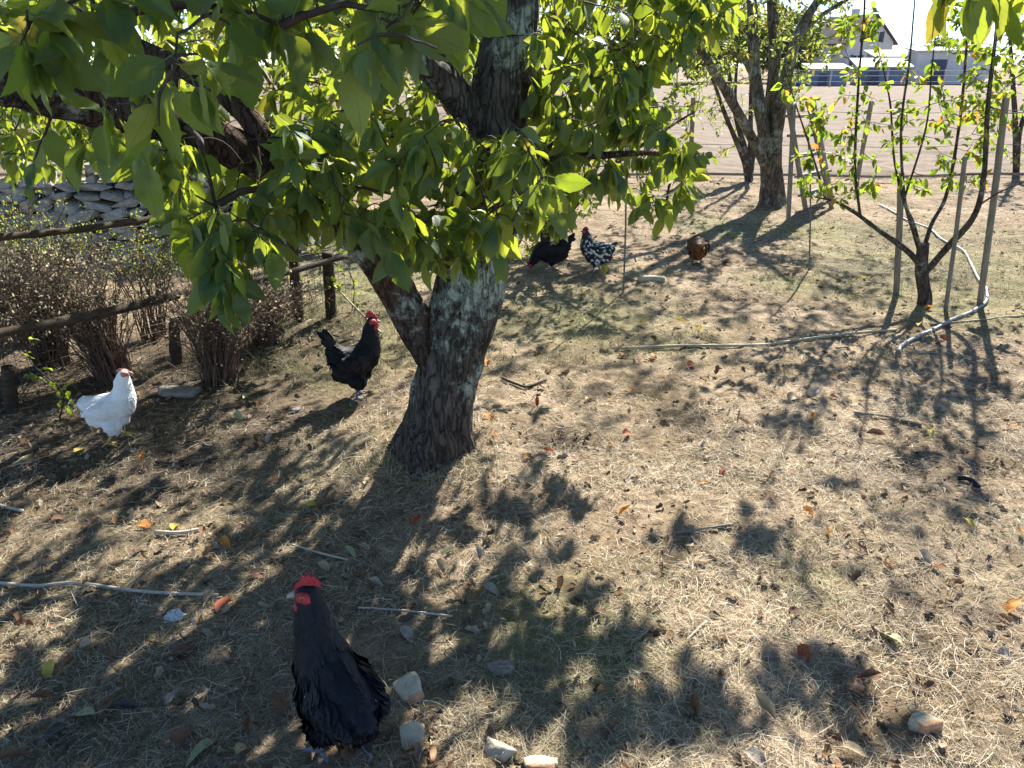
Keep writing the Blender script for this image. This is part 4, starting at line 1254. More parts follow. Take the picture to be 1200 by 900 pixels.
def hen(name, label, px, py, heading, scale, kind, leg='leg_grey', face='skin_red', comb=1.0, body=BODY, fluff=FLUFF, tail=(.10, 55, 8), head_turn=0.0, head_pitch=0.0, feathers=1000, cat='hen', stride=.03, wattle=1.0, under=None, squash=.86, loc=None, bl=1.0, bw=1.0, lift=.10, flecks=0):
    b = gnd(px, py, False) if loc is None else np.array(loc)
    root = thing(name, tuple(b), label, cat, None)
    root.rotation_euler = (0, 0, heading)
    root.scale = (scale,) * 3
    body = [(a_ * bl, b_, c_ * (bw if c_ > .05 else (1 + bw) / 2)) for a_, b_, c_ in body]
    fluff = [(a_ * bl, b_, c_ * bw) for a_, b_, c_ in fluff]
    bm = bmesh.new()
    def blob(c, r, sq=squash, sx=1.0, sz=1.0):
        bmesh.ops.create_icosphere(bm, subdivisions=2, radius=1, matrix=Matrix.Translation(c) @ Matrix.Diagonal((r * sx, r * sq, r * sz, 1)))
    for chain in (body, fluff):
        C = np.array(chain)
        n_ = len(C)
        tt = np.linspace(0, n_ - 1, n_ * 5)
        S = spline(C, 5)
        for p in S:
            r_ = max(p[2], .02)
            blob((p[0], 0, p[1]), r_, 1.0 if r_ < .05 else squash)
    for s_ in (-1, 1):
        blob((-.035 * bl, s_ * .082 * bw, body[2][1] + .01), .095 * bl, .24, 1.15, .62)      # folded wing
        blob((-.11 * bl, s_ * .062 * bw, body[2][1] + .008), .06 * bl, .24, 1.2, .5)
        blob((-.005, s_ * .045 * bw, .125), .048, .9, 1.0, 1.1)        # thigh
        blob((-.002, s_ * .045, .085), .026)
    hx, hz, hr = body[-1]
    me0 = bpy.data.meshes.new('tmp')
    bm.to_mesh(me0); bm.free()
    tmp = bpy.data.objects.new('tmp', me0)
    col.objects.link(tmp)
    md = tmp.modifiers.new('r', 'REMESH'); md.mode = 'VOXEL'; md.voxel_size = .0085
    md = tmp.modifiers.new('s', 'SMOOTH'); md.iterations = 5; md.factor = .6
    bpy.context.view_layer.update()
    dg = bpy.context.evaluated_depsgraph_get()
    me = bpy.data.meshes.new_from_object(tmp.evaluated_get(dg))
    bpy.data.objects.remove(tmp)
    V = np.empty(len(me.vertices) * 3); me.vertices.foreach_get('co', V); V = V.reshape(-1, 3)
    Nv = np.empty(len(me.vertices) * 3); me.vertices.foreach_get('normal', Nv); Nv = Nv.reshape(-1, 3)
    quads = np.array([p.vertices[:] for p in me.polygons if len(p.vertices) == 4])
    a = Acc()
    a.add(V, quads, V[:, [0, 2]] * 3, np.stack([.5 + 0 * V[:, 0], .3 + 0 * V[:, 0], 0 * V[:, 0]], 1))
    # shanks and toes belong to the same body mesh
    for s_ in (-1, 1):
        f = s_ * stride
        k0 = np.array([-.005, s_ * .045, .09]); ank = np.array([.0 + f - .012, s_ * .047, .018])
        a.tube(np.array([k0, (k0 + ank) / 2 + np.array([-.006, 0, 0]), ank]), [.010, .0085, .008], 8, m=1)
        for an, L_ in ((0, .062), (.55, .052), (-.55, .052), (math.pi, .03)):
            e = ank + np.array([math.cos(an) * L_, math.sin(an) * L_, -.014])
            a.tube(np.array([ank, ank + (e - ank) * .5 + np.array([0, 0, .003]), e, e + (e - ank) * .12 + np.array([0, 0, -.002])]), [.0075, .006, .005, .0015], 6, m=1)
    a.obj('body', [FM[kind], M[leg]], root, (0, 0, 0))
    # plumage: overlapping feathers that follow the body from head to tail
    ok = (V[:, 2] > .085)
    hd = np.hypot(V[:, 0] - hx, V[:, 2] - hz)
    ok &= hd > hr * 1.15
    ix = np.nonzero(ok)[0]
    ix = rng.choice(ix, size=min(feathers, len(ix)), replace=False)
    P, Nn = V[ix], Nv[ix]
    neck = (P[:, 2] > .29) & (P[:, 0] > .02)
    flow = np.where(neck[:, None], np.array([-.25, 0, -1.0]), np.array([-1.0, 0, -.28]))
    flow = flow + rng.normal(size=flow.shape) * .12
    Dn = flow - Nn * np.sum(flow * Nn, 1, keepdims=True)
    bad = np.linalg.norm(Dn, axis=1) < .15
    Dn[bad] = np.array([-.3, 0, -1])
    D = nrm(nrm(Dn) + Nn * np.where(neck, lift + .06, lift)[:, None])
    wing = (np.abs(P[:, 1]) > .075 * bw) & (P[:, 2] > .17) & (P[:, 2] < .30) & (P[:, 0] < .05)
    L = np.where(neck, .030, np.where(wing, .052, .034)) * rng.uniform(.8, 1.25, len(P))
    W, FF, UV = place(FEATHER, P + Nn * .001, D, Nn, L)
    c1 = rng.random(len(P)); c2 = rng.random(len(P))
    C = np.stack([c1, c2, 0 * c1], 1).repeat(len(FEATHER[0]), 0)
    a = Acc(); a.add(W, FF, UV, C)
    if flecks:
        f_ok = np.nonzero((V[:, 2] > .10) & (V[:, 2] < .27))[0]
        fx = rng.choice(f_ok, size=flecks)
        Wf, Ff, Uf = place(TINY, V[fx] + Nv[fx] * .006, nrm(np.array([-.6, 0, -1]) + rng.normal(size=(flecks, 3)) * .5), Nv[fx] + rng.normal(size=(flecks, 3)) * .2, rng.uniform(.002, .0048, flecks))
        af = Acc(); af.add(Wf, Ff, Uf, (.5, .5, .5))
        of = af.obj('flecks', FM['white'], root, (0, 0, 0)); of['kind'] = 'stuff'
    tl, ta, tn = tail
    t0 = np.array([body[0][0] + .02, 0, body[0][1]])
    for q in range(tn):
        sp_ = (q - (tn - 1) / 2) / max(tn - 1, 1)
        el = R(ta) + rng.normal() * .06 - abs(sp_) * .35
        d = np.array([-math.cos(el), sp_ * .55, math.sin(el)])
        nn = np.array([math.sin(el) * .3, 1.0 if sp_ >= 0 else -1.0, .3])
        W, FF, UV = place(LONGF, (t0 + np.array([0, sp_ * .05, rng.normal() * .01]))[None], d[None], nn[None], np.array([tl * rng.uniform(.85, 1.1)]))
        a.add(W, FF, UV, (rng.random(), rng.random(), 0))
    o = a.obj('plumage', FM[kind], root, (0, 0, 0)); o['kind'] = 'stuff'
    if under:
        # loose paler down under the tail
        n_ = 160
        P = np.stack([rng.uniform(-.13, -.05, n_), rng.uniform(-.05, .05, n_), rng.uniform(.115, .16, n_)], 1)
        W, FF, UV = place(FEATHER, P, nrm(np.array([-.4, 0, -1]) + rng.normal(size=(n_, 3)) * .3), rng.normal(size=(n_, 3)) + np.array([-.6, 0, 0]), rng.uniform(.015, .028, n_))
        a = Acc(); a.add(W, FF, UV, np.stack([rng.random(n_)] * 3, 1).repeat(len(FEATHER[0]), 0))
        o = a.obj('down', FM[under], root, (0, 0, 0)); o['kind'] = 'stuff'
    # head pieces in head space: x forward, turned about the head centre
    Hm = Matrix.Translation((hx, 0, hz)) @ Matrix.Rotation(head_turn, 4, 'Z') @ Matrix.Rotation(-head_pitch, 4, 'Y')
    def hp(pts): return np.array([(Hm @ Vector(p))[:] for p in pts])
    a = Acc(); a.tube(hp([(.022, 0, .003), (.036, 0, .001), (.046, 0, -.003), (.052, 0, -.009)]), [.0105, .0085, .0055, .0012], 10); a.obj('beak', M['beak'], root, (0, 0, 0))
    # bare face skin
    for s_ in (-1, 1):
        pts = hp([(.006, s_ * (hr * .60), .000), (.008, s_ * (hr * .90), -.001), (.010, s_ * (hr * 1.0), -.002)])
        a = Acc(); a.tube(pts, [.022, .019, .010], 16, disp=lambda V_, r_, g_: r_ * .22 * fbm(V_ * 120, 2, 3)); a.obj('face_skin', M[face], root, (0, 0, 0))
        pts = hp([(.008, s_ * (hr * .90), .011), (.008, s_ * (hr * 1.07), .012), (.008, s_ * (hr * 1.11), .012)])
        a = Acc(); a.tube(pts, [.0065, .0055, .0025], 12); ey = a.obj('eye', M['iris'], root, (0, 0, 0))
        pts = hp([(.008, s_ * (hr * 1.06), .012), (.008, s_ * (hr * 1.14), .0125), (.008, s_ * (hr * 1.17), .0125)])
        a = Acc(); a.tube(pts, [.0034, .003, .001], 10); a.obj('pupil', M['eye'], ey, (0, 0, 0))
        if wattle > 0:
            w = wattle
            pts = hp([(.022, s_ * .012, -.008), (.022, s_ * .017, -.020 * w - .004), (.018, s_ * .019, -.038 * w), (.015, s_ * .017, -.050 * w)])
            a = Acc(); a.tube(pts, [.007, .013 * w, .014 * w, .005], 12)
            a.obj('wattle', M[face], root, (0, 0, 0))
    if comb > 0:
        # single comb: a serrated plate along the crown
        xs_ = np.linspace(.030, -.036, 15)
        hgt = np.array([.006, .015, .017, .014, .024, .027, .021, .029, .031, .023, .029, .028, .019, .017, .004]) * comb
        base = np.array([.014, .020, .024, .027, .029, .031, .032, .033, .033, .033, .032, .030, .028, .026, .024]) * (hr / .034)
        V_, F_ = [], []
        for q in range(15):
            for yy, zz in ((-.005, base[q] - .006), (-.003, base[q] + hgt[q] * .6), (0, base[q] + hgt[q]), (.003, base[q] + hgt[q] * .6), (.005, base[q] - .006)):
                V_.append((xs_[q], yy + .006 * math.sin(q * .7) * (zz - base[q]) / .03, zz))
        for q in range(14):
            for r_ in range(4):
                F_.append((q * 5 + r_, q * 5 + r_ + 1, q * 5 + r_ + 6, q * 5 + r_ + 5))
        a = Acc(); a.add(hp(V_), np.array(F_)); a.obj('comb', M[face], root, (0, 0, 0))
    return root

FRONT = [(-.155, .195, .042), (-.12, .20, .076), (-.045, .215, .106), (.03, .255, .102), (.065, .305, .082), (.08, .365, .060), (.09, .42, .045), (.105, .462, .036)]
FRONT_FL = [(-.11, .170, .062), (-.04, .165, .072), (.02, .19, .070)]
hen('black_hen', 'black hen with red comb in the foreground, among the bread pieces', 399, 879, R(132), .91, 'blackfront', comb=.95, body=FRONT, fluff=FRONT_FL, tail=(.055, -15, 7), head_turn=R(56), feathers=4600, bl=.82, bw=.87, lift=.05, flecks=90, under='down', wattle=.9)
hen('white_hen', 'white hen with yellow legs standing by the dry shrubs', 140, 517, R(22), .75, 'white', leg='leg_yellow', face='skin_pale', comb=.12, tail=(.06, 22, 9), wattle=.25, feathers=3000, bl=.80, bw=.84, lift=.08, stride=.045)
ROO = [(-.15, .315, .045), (-.11, .265, .078), (-.03, .235, .104), (.055, .245, .104), (.10, .29, .082), (.12, .35, .060), (.128, .405, .044), (.142, .448, .034)]
hen('black_rooster', 'black rooster with red comb facing the big trunk', 421, 466, R(30), .86, 'black', comb=1.25, body=ROO, tail=(.15, 58, 10), wattle=1.0, feathers=2600, bl=.78, bw=.84, head_turn=R(-30), stride=.02, cat='rooster')
hen('speckled_hen', 'black and white speckled hen behind the big trunk, beside the iron rod', 697, 319, R(160), .76, 'speck', comb=.8, tail=(.11, 35, 8), feathers=900, wattle=.6)
PECK = [(-.15, .285, .045), (-.11, .25, .078), (-.03, .225, .105), (.06, .215, .10), (.115, .19, .075), (.16, .145, .05), (.185, .10, .038), (.20, .068, .030)]
hen('dark_hen', 'dark hen in the shade of the shrub, left of the speckled hen', 645, 318, R(185), .80, 'black', comb=.7, body=PECK, tail=(.13, 38, 8), head_pitch=R(-45), feathers=700, wattle=.5)
LOWB = [(-.15, .215, .045), (-.11, .195, .075), (-.03, .18, .105), (.05, .185, .100), (.10, .20, .072), (.13, .205, .05), (.15, .195, .040), (.165, .185, .034)]
hen('brown_hen', 'small russet brown hen on bare soil in the shadow of the old forked tree', 816, 309, R(78), .80, 'brown', comb=.15, body=LOWB, tail=(.05, 10, 7), feathers=900, wattle=0, fluff=[(-.10, .14, .07), (-.03, .12, .085), (.04, .13, .075)])

# ------------------------------------------------------------------ things lying about
M['bread'] = simple_mat('stale_bread', (0.44, 0.37, 0.25), (0.60, 0.52, 0.38), 60, .9, .9, .004)
M['crust'] = simple_mat('bread_crust', (0.42, 0.20, 0.09), (0.60, 0.36, 0.20), 40, .7, .6, .003)
M['shell'] = simple_mat('white_shard', (0.68, 0.70, 0.72), (0.8, 0.82, 0.84), 30, .5, .2, .001)
M['grey_stone'] = simple_mat('grey_stone', (0.15, 0.135, 0.115), (0.30, 0.27, 0.235), 40, .9, .6, .004)
def chunk(name, px, py, size, rot, mats, label, cat, seed, tilt=(0, 0), group=None, pw=.6, hollow=0.0, sub=3):
    b = gnd(px, py)
    r2 = np.random.default_rng(seed + 100)
    bm = bmesh.new()
    pts = r2.uniform(-1, 1, (16, 3))
    pts = pts / np.abs(pts).max(1, keepdims=True) * r2.uniform(.75, 1, (16, 1)) * .5
    for p in pts: bm.verts.new(p)
    bmesh.ops.convex_hull(bm, input=bm.verts[:])
    for v in [v for v in bm.verts if not v.link_faces]: bm.verts.remove(v)
    bmesh.ops.subdivide_edges(bm, edges=bm.edges[:], cuts=3, use_grid_fill=True)
    bmesh.ops.triangulate(bm, faces=bm.faces[:])
    bmesh.ops.smooth_vert(bm, verts=bm.verts[:], factor=.4, use_axis_x=True, use_axis_y=True, use_axis_z=True)
    V = np.array([v.co[:] for v in bm.verts])
    V *= (1 + .14 * fbm(V * 6 + seed * 3.1, 2, seed) + .10 * fbm(V * 22 + seed, 2, seed + 3))[:, None]
    if hollow:
        V[:, 2] -= np.where(V[:, 2] > .1, hollow * np.exp(-(V[:, 0] ** 2 * 14 + V[:, 1] ** 2 * 5)), 0)
    V *= np.array(size)
    V[:, 0] *= 1 + .2 * V[:, 1] / size[1]
    for v, c in zip(bm.verts, V): v.co = c
    me = bpy.data.meshes.new(name)
    bm.to_mesh(me); bm.free()
    for m in mats: me.materials.append(m)
    me.polygons.foreach_set('use_smooth', [True] * len(me.polygons))
    if len(mats) > 1:
        for p in me.polygons:
            p.material_index = 1 if p.center.y < -size[1] * .22 else 0
    o = bpy.data.objects.new(name, me)
    col.objects.link(o)
    o.location = (b[0], b[1], b[2] + size[2] * .26)
    o.rotation_euler = (tilt[0], tilt[1], rot)
    return tag(o, label, cat, group)
BG = 'bread pieces on the grass'
chunk('bread_piece', 480, 812, (.075, .095, .03), .5, [M['bread'], M['crust']], 'pale flat slice of bread just behind the black hen', 'bread', 1, (.3, -.25), BG)
chunk('bread_piece', 484, 866, (.07, .085, .03), .2, [M['bread'], M['crust']], 'torn piece of bread lying below the black hen, lit by sun', 'bread', 2, (.2, .1), BG)
chunk('bread_piece', 584, 884, (.095, .07, .05), -.5, [M['bread'], M['crust']], 'thick hollowed crust of bread at the bottom edge', 'bread', 3, (.1, -.2), BG, hollow=.3)
chunk('bread_piece', 634, 897, (.085, .05, .03), .05, [M['bread'], M['crust']], 'flat piece of bread cut by the bottom edge', 'bread', 4, (0, 0), BG)
chunk('bread_piece', 508, 886, (.022, .05, .02), .0, [M['crust'], M['crust']], 'small pinkish crumb between the two bread crusts', 'bread', 5, (0, 0), BG)
chunk('bread_roll', 1083, 853, (.082, .062, .055), .2, [M['bread'], M['crust']], 'orange-brown crusty lump of bread lying in the sun', 'bread', 6, (-.1, .15))
chunk('white_shard', 200, 724, (.085, .062, .012), .35, [M['shell']], 'white flat shard on the shaded grass near the long stem', 'shard', 7, (.15, -.1), None, .45)
chunk('white_shard', 228, 727, (.022, .018, .012), .35, [M['shell']], 'tiny white crumb beside the flat white shard', 'shard', 8, (0, 0))
chunk('wood_chunk', 588, 788, (.09, .05, .04), .1, [M['stake']], 'short dark stub of wood in the tree shadow right of the black hen', 'wood', 9, (0, .1), None, .5)
chunk('pale_chip', 744, 563, (.07, .03, .02), -.5, [M['bread']], 'pale wood chip at the edge of the tree shadow', 'chip', 10, (.1, .2), None, .5)
chunk('pebble', 912, 551, (.04, .03, .02), .2, [M['grey_stone']], 'small grey pebble on sunlit straw', 'pebble', 11)
chunk('flat_stone', 210, 463, (.22, .13, .05), .1, [M['grey_stone']], 'flat dusty stone in the dark soil behind the white hen', 'stone', 12, (0, .05))
chunk('pebble', 347, 482, (.05, .035, .02), .2, [M['grey_stone']], 'pale pebble in the dark soil left of the rooster', 'pebble', 13)
chunk('pebble', 242, 524, (.05, .04, .015), .2, [M['grey_stone']], 'light flat pebble right of the white hen', 'pebble', 14)
chunk('clay_lump', 1000, 803, (.06, .05, .03), .4, [M['crust']], 'dark reddish clod among dry leaves on the straw', 'clod', 15)

def stick(name, pix, r, label, cat, mat, lift=0.0, disp=.12, k=8, dz=None):
    P = []
    for q, p in enumerate(pix):
        g_ = gnd(p[0], p[1])
        g_[2] += r * .6 + lift + (dz[q] if dz else 0)
        P.append(g_)
    P = spline(P, 8)
    zz = gz(P[:, 0], P[:, 1]) + r * .5
    P[:, 2] = np.maximum(P[:, 2], zz) if not dz else np.maximum(P[:, 2], zz)
    a = Acc()
    rr = np.full(len(P), r) if np.isscalar(r) else r
    a.tube(P, rr, k, disp=lambda V, rad, ang: rad * disp * fbm(V * 40, 2, 3))
    return tag(a.obj(name, mat, None, tuple(P[0])), label, cat)
M['cane'] = simple_mat('pale_cane', (0.36, 0.29, 0.17), (0.52, 0.44, 0.28), 20, .6, .3, .002)
M['stem'] = simple_mat('pale_dry_stem', (0.46, 0.40, 0.30), (0.62, 0.55, 0.43), 20, .7, .3, .002)
M['hose'] = simple_mat('grey_hose', (0.22, 0.23, 0.23), (0.36, 0.37, 0.36), 14, .6, .2, .001, .4)
stick('dry_stalk', [(-20, 684), (40, 689), (90, 686), (150, 694), (200, 698), (256, 700)], .0055, 'long pale dry stem lying on the shaded grass above the white shard', 'stem', M['stem'], .006)
stick('cane', [(722, 410), (800, 407), (890, 406), (930, 401), (990, 393), (1050, 388)], .009, 'long pale cane lying across the sunlit grass toward the hose', 'cane', M['cane'], .004)
stick('cane', [(1090, 381), (1140, 377), (1220, 369)], .006, 'thin pale cane running off the right edge past the hose', 'cane', M['cane'], .004)
stick('cane', [(395, 372), (425, 388), (448, 400)], .006, 'pale bent cane sticking up behind the black rooster', 'cane', M['cane'], .05, dz=[.16, .06, 0])
stick('twig', [(182, 626), (210, 627), (235, 623)], .007, 'short pale twig among yellow leaves below the white hen', 'twig', M['stem'], .006)
stick('twig', [(342, 640), (375, 650), (408, 658)], .0035, 'thin pale twig on the shaded grass above the black hen', 'twig', M['stem'], .005)
stick('twig', [(420, 715), (470, 718), (530, 725)], .003, 'thin dry twig right of the black hen head', 'twig', M['stem'], .008)
stick('twig', [(790, 627), (825, 622), (858, 617)], .006, 'grey twig beside the small shadow patch on the grass', 'twig', M['stake'], .006)
stick('twig', [(588, 445), (605, 452), (618, 455), (640, 447)], .007, 'dark crooked twig on the soil right of the big trunk', 'twig', M['twig'], .006)
stick('twig', [(1000, 485), (1040, 490), (1080, 500)], .006, 'grey twig on the dusty grass below the hose end', 'twig', M['stake'], .004)
stick('twig', [(805, 752), (815, 742), (828, 730)], .004, 'short pale twig in the sun between two shadow patches', 'twig', M['stem'], .004)
stick('twig', [(180, 543), (215, 545), (248, 543)], .006, 'dark stick in the soil below the white hen', 'twig', M['twig'], .004)
stick('twig', [(-5, 593), (10, 597), (27, 601)], .006, 'short pale stick at the left edge', 'twig', M['stem'], .005)
stick('log', [(748, 330), (764, 329), (779, 331)], .026, 'short pale log lying on the grass near the speckled hen', 'log', M['cane'], .0, .1, 14)
def hose():
    pix = [(1052, 416), (1056, 408), (1068, 400), (1090, 390), (1115, 377), (1140, 366), (1155, 355), (1155, 342), (1146, 328), (1138, 312), (1130, 297), (1120, 290), (1105, 283), (1085, 268), (1060, 258), (1030, 242)]
    P = spline([gnd(p[0], p[1], False) + np.array([0, 0, .012]) for p in pix], 14)
    P[:, 2] = np.maximum(P[:, 2], gz(P[:, 0], P[:, 1]) + .014)
    s_ = np.concatenate([[0], np.cumsum(np.linalg.norm(np.diff(P, axis=0), axis=1))])
    ss = np.arange(0, s_[-1], .008)
    P = np.stack([np.interp(ss, s_, P[:, q]) for q in range(3)], 1)
    a = Acc()
    a.tube(P, .0095 + .0013 * np.where(np.arange(len(P)) % 2, 1, -1), 12)
    root = thing('garden_hose', tuple(P[0]), 'grey ribbed hose snaking round the young tree and stakes', 'hose')
    a.obj('tube', M['hose'], root)
    d = nrm(P[0] - P[4])
    a = Acc(); a.tube(np.array([P[0] - d * .03, P[0] + d * .012]), [.015, .015], 14); a.obj('end_cap', M['stake'], root)
hose()
def black_offcut():
    b = gnd(1133, 566)
    root = thing('black_strap', tuple(b), 'short black plastic strap lying on dusty grass at the right', 'strap')
    a = Acc()
    P = spline([gnd(1122, 563) + np.array([0, 0, .012]), gnd(1134, 565) + np.array([0, 0, .016]), gnd(1147, 574) + np.array([0, 0, .01])], 8)
    a.tube(P, .010, 8); a.obj('strap', simple_mat('black_plastic', (.008, .008, .01), (.02, .02, .022), 20, .4), root)
black_offcut()

# fallen leaves, each one a thing
COLS = {'orange': ((0.55, 0.20, 0.04), (0.70, 0.32, 0.06)), 'yellow': ((0.60, 0.45, 0.07), (0.70, 0.55, 0.12)), 'brown': ((0.13, 0.065, 0.035), (0.24, 0.13, 0.07)),
        'tan': ((0.38, 0.28, 0.16), (0.52, 0.40, 0.24)), 'red-brown': ((0.28, 0.06, 0.03), (0.42, 0.12, 0.05)), 'pale green': ((0.30, 0.34, 0.16), (0.44, 0.46, 0.26)), 'greyish': ((0.30, 0.25, 0.20), (0.44, 0.38, 0.31)),
        'dark': ((0.04, 0.035, 0.035), (0.09, 0.08, 0.075))}
FL = {}
for cn, (c1, c2) in COLS.items():
    m, nt, out = new_mat('fallen_leaf_' + cn.replace(' ', '_').replace('-', '_'))
    n = N(nt)
    uv = n.node('ShaderNodeUVMap', uv_map='UVMap').outputs[0]
    sp = n.node('ShaderNodeSeparateXYZ'); n.link(uv, sp.inputs[0])
    v = n.math('ABSOLUTE', sp.outputs[1])
    f = n.noise(7, obj_coord(n), 5, .7)
    c = n.ramp(f, [(.3, c1), (.62, c2), (.8, tuple(x * .45 for x in c1))])
    vein = n.math('LESS_THAN', v, .02)
    c = n.mix(n.math('MULTIPLY', vein, .5), c, tuple(min(1, x * 1.3) for x in c2))
    s_ = n.bsdf(c, .6, n.bump(n.noise(30, obj_coord(n), 4), .5, .01), .3)
    tr = n.node('ShaderNodeBsdfTranslucent'); n.link(c, tr.inputs[0])
    mx = n.node('ShaderNodeMixShader'); mx.inputs[0].default_value = .2
    n.link(s_, mx.inputs[1]); n.link(tr.outputs[0], mx.inputs[2]); n.link(mx.outputs[0], out.inputs[0])
    shapes = [blade(US_HI, WS_HI * sc_, (-1, -.5, 0, .5, 1), fo, be, .22, .05, tw) for sc_, fo, be, tw in ((.95, .6, .35, .5), (.75, 1.1, -.3, -.6), (1.05, .35, .55, .9))]
    FL[cn] = []
    for sh in shapes:
        Vc = sh[0] - np.array([.5, 0, 0]); Vc[:, 2] += .075 * fbm(Vc * np.array([5, 6, 1]) + len(FL) * 3.3, 2, 71); a = Acc(); a.add(Vc, sh[1], sh[2]); FL[cn].append(a.mesh('fallen_leaf', m))
LEAVES = [(58, 790, 'yellow', 1), (98, 840, 'pale green', 1), (124, 834, 'brown', 1), (51, 826, 'brown', 1), (152, 835, 'dark', 1), (61, 865, 'dark', 1.2), (219, 870, 'brown', 1.2), (238, 884, 'pale green', 1.4),
          (206, 769, 'brown', 1.3), (261, 712, 'red-brown', 1.3), (245, 703, 'tan', 1), (265, 641, 'orange', 1.1), (206, 620, 'yellow', 1), (173, 618, 'orange', 1), (238, 630, 'brown', 1), (367, 595, 'yellow', .9),
          (387, 592, 'brown', 1), (381, 669, 'tan', .9), (411, 650, 'pale green', .9), (304, 676, 'brown', 1), (206, 825, 'greyish', .9), (352, 785, 'tan', 1), (329, 830, 'brown', 1.2), (292, 858, 'brown', 1),
          (287, 881, 'tan', 1), (19, 896, 'brown', 1), (419, 678, 'brown', 1.2), (489, 618, 'red-brown', 1.2), (527, 653, 'pale green', 1), (517, 667, 'tan', .9), (576, 693, 'greyish', 1), (478, 749, 'greyish', 1),
          (702, 814, 'orange', .6), (571, 428, 'orange', .9), (630, 414, 'orange', .9), (580, 516, 'orange', .9), (574, 491, 'orange', .8), (630, 477, 'red-brown', .9), (767, 419, 'orange', .8), (730, 418, 'orange', .8),
          (753, 381, 'yellow', 1), (797, 381, 'yellow', 1), (707, 322, 'yellow', 1.7), (735, 511, 'red-brown', .9), (781, 495, 'tan', 1), (620, 539, 'orange', .9), (642, 535, 'red-brown', .9), (624, 569, 'tan', 1),
          (716, 524, 'red-brown', .6), (732, 604, 'orange', .9), (846, 557, 'red-brown', .8), (821, 570, 'orange', .8), (771, 576, 'tan', .9), (944, 606, 'orange', 1), (972, 627, 'orange', .6), (1194, 630, 'orange', .9),
          (1137, 616, 'yellow', .7), (1181, 716, 'orange', 1.3), (1041, 748, 'pale green', 1.3), (1179, 772, 'greyish', 1), (941, 770, 'red-brown', 1), (895, 839, 'tan', 1.3), (813, 835, 'brown', 1), (999, 884, 'tan', 1),
          (887, 893, 'greyish', 1), (1083, 657, 'greyish', 1), (1041, 667, 'brown', .7), (930, 468, 'tan', 1.3), (951, 465, 'greyish', 1.3), (1025, 516, 'brown', 1.1), (1076, 386, 'yellow', 1.1), (1107, 399, 'red-brown', .9),
          (818, 391, 'yellow', 1.1), (1086, 363, 'orange', 1), (951, 493, 'orange', .7), (810, 430, 'red-brown', 1.1), (1090, 510, 'yellow', .7), (1182, 503, 'orange', .9), (1011, 327, 'yellow', .9), (999, 351, 'yellow', .8),
          (280, 491, 'pale green', .9), (93, 530, 'yellow', .9), (168, 541, 'orange', .9), (290, 470, 'pale green', .9), (120, 537, 'brown', .9), (466, 578, 'tan', .9), (1015, 800, 'brown', 1.2), (560, 655, 'greyish', .8),
          (655, 690, 'brown', .9), (700, 720, 'brown', .9), (455, 520, 'tan', .8), (870, 500, 'brown', .9), (690, 470, 'tan', .8), (905, 560, 'brown', .8), (780, 640, 'brown', .8), (1060, 580, 'tan', .8), (1120, 690, 'brown', .8),
          (860, 700, 'tan', .8), (930, 720, 'brown', .7), (740, 460, 'orange', .6), (660, 440, 'tan', .7), (1150, 455, 'brown', .9), (985, 440, 'tan', .9), (890, 470, 'brown', .8), (340, 560, 'brown', .9), (300, 520, 'brown', .8),
          (70, 610, 'brown', .9), (150, 585, 'tan', .8), (410, 545, 'brown', .8), (30, 740, 'brown', .9), (130, 770, 'brown', .8), (440, 690, 'greyish', .8)]
MARKS = {'the black hen in front': gnd(408, 893), 'the white hen': gnd(140, 519), 'the white shard': gnd(200, 724), 'the big trunk': gnd(505, 535), 'the speckled hen': gnd(694, 321), 'the hose end': gnd(1052, 414),
         'the bread lump in the sun': gnd(1083, 853), 'the pale log': gnd(763, 330), 'the black strap': gnd(1133, 566), 'the black rooster': gnd(424, 466), 'the wood stub in the shadow': gnd(588, 788), 'the grey pebble in the sun': gnd(912, 551)}
buckets = {}
for (px, py, cn, sz) in LEAVES:
    b = gnd(px, py)
    mk = min(MARKS, key=lambda k_: np.linalg.norm(MARKS[k_] - b))
    buckets.setdefault((cn, mk), []).append((np.linalg.norm(MARKS[mk] - b), b, sz))
ORD = ['closest', 'second closest', 'third closest', 'fourth closest', 'fifth closest', 'sixth closest', 'seventh closest', 'eighth closest', 'ninth closest', 'tenth closest']
for (cn, mk), lst in buckets.items():
    lst.sort(key=lambda t_: t_[0])
    for q, (dd, b, sz) in enumerate(lst):
        o = bpy.data.objects.new('fallen_leaf', FL[cn][int(rng.integers(3))])
        col.objects.link(o)
        L_ = (.062 if b[1] < 3 else .075) * sz
        o.scale = (L_,) * 3
        o.location = (b[0], b[1], b[2] + .014 + .1 * L_)
        o.rotation_euler = (rng.normal() * .28, rng.normal() * .22, rng.random() * 6.28)
        tag(o, (cn + ' fallen leaf on the ground nearest ' + mk) if len(lst) == 1 else (cn + ' fallen leaf, ' + ORD[min(q, 9)] + ' of its colour to ' + mk), 'leaf', 'fallen leaves on the ground')

# ------------------------------------------------------------------ dry grass, litter
def scatter(n, ymin, ymax, xw, power=1.0):
    u = rng.random(n)
    y = ymin * (ymax / ymin) ** (u ** power)
    x = rng.uniform(-1, 1, n) * (1.15 + xw * y)
    return x, y

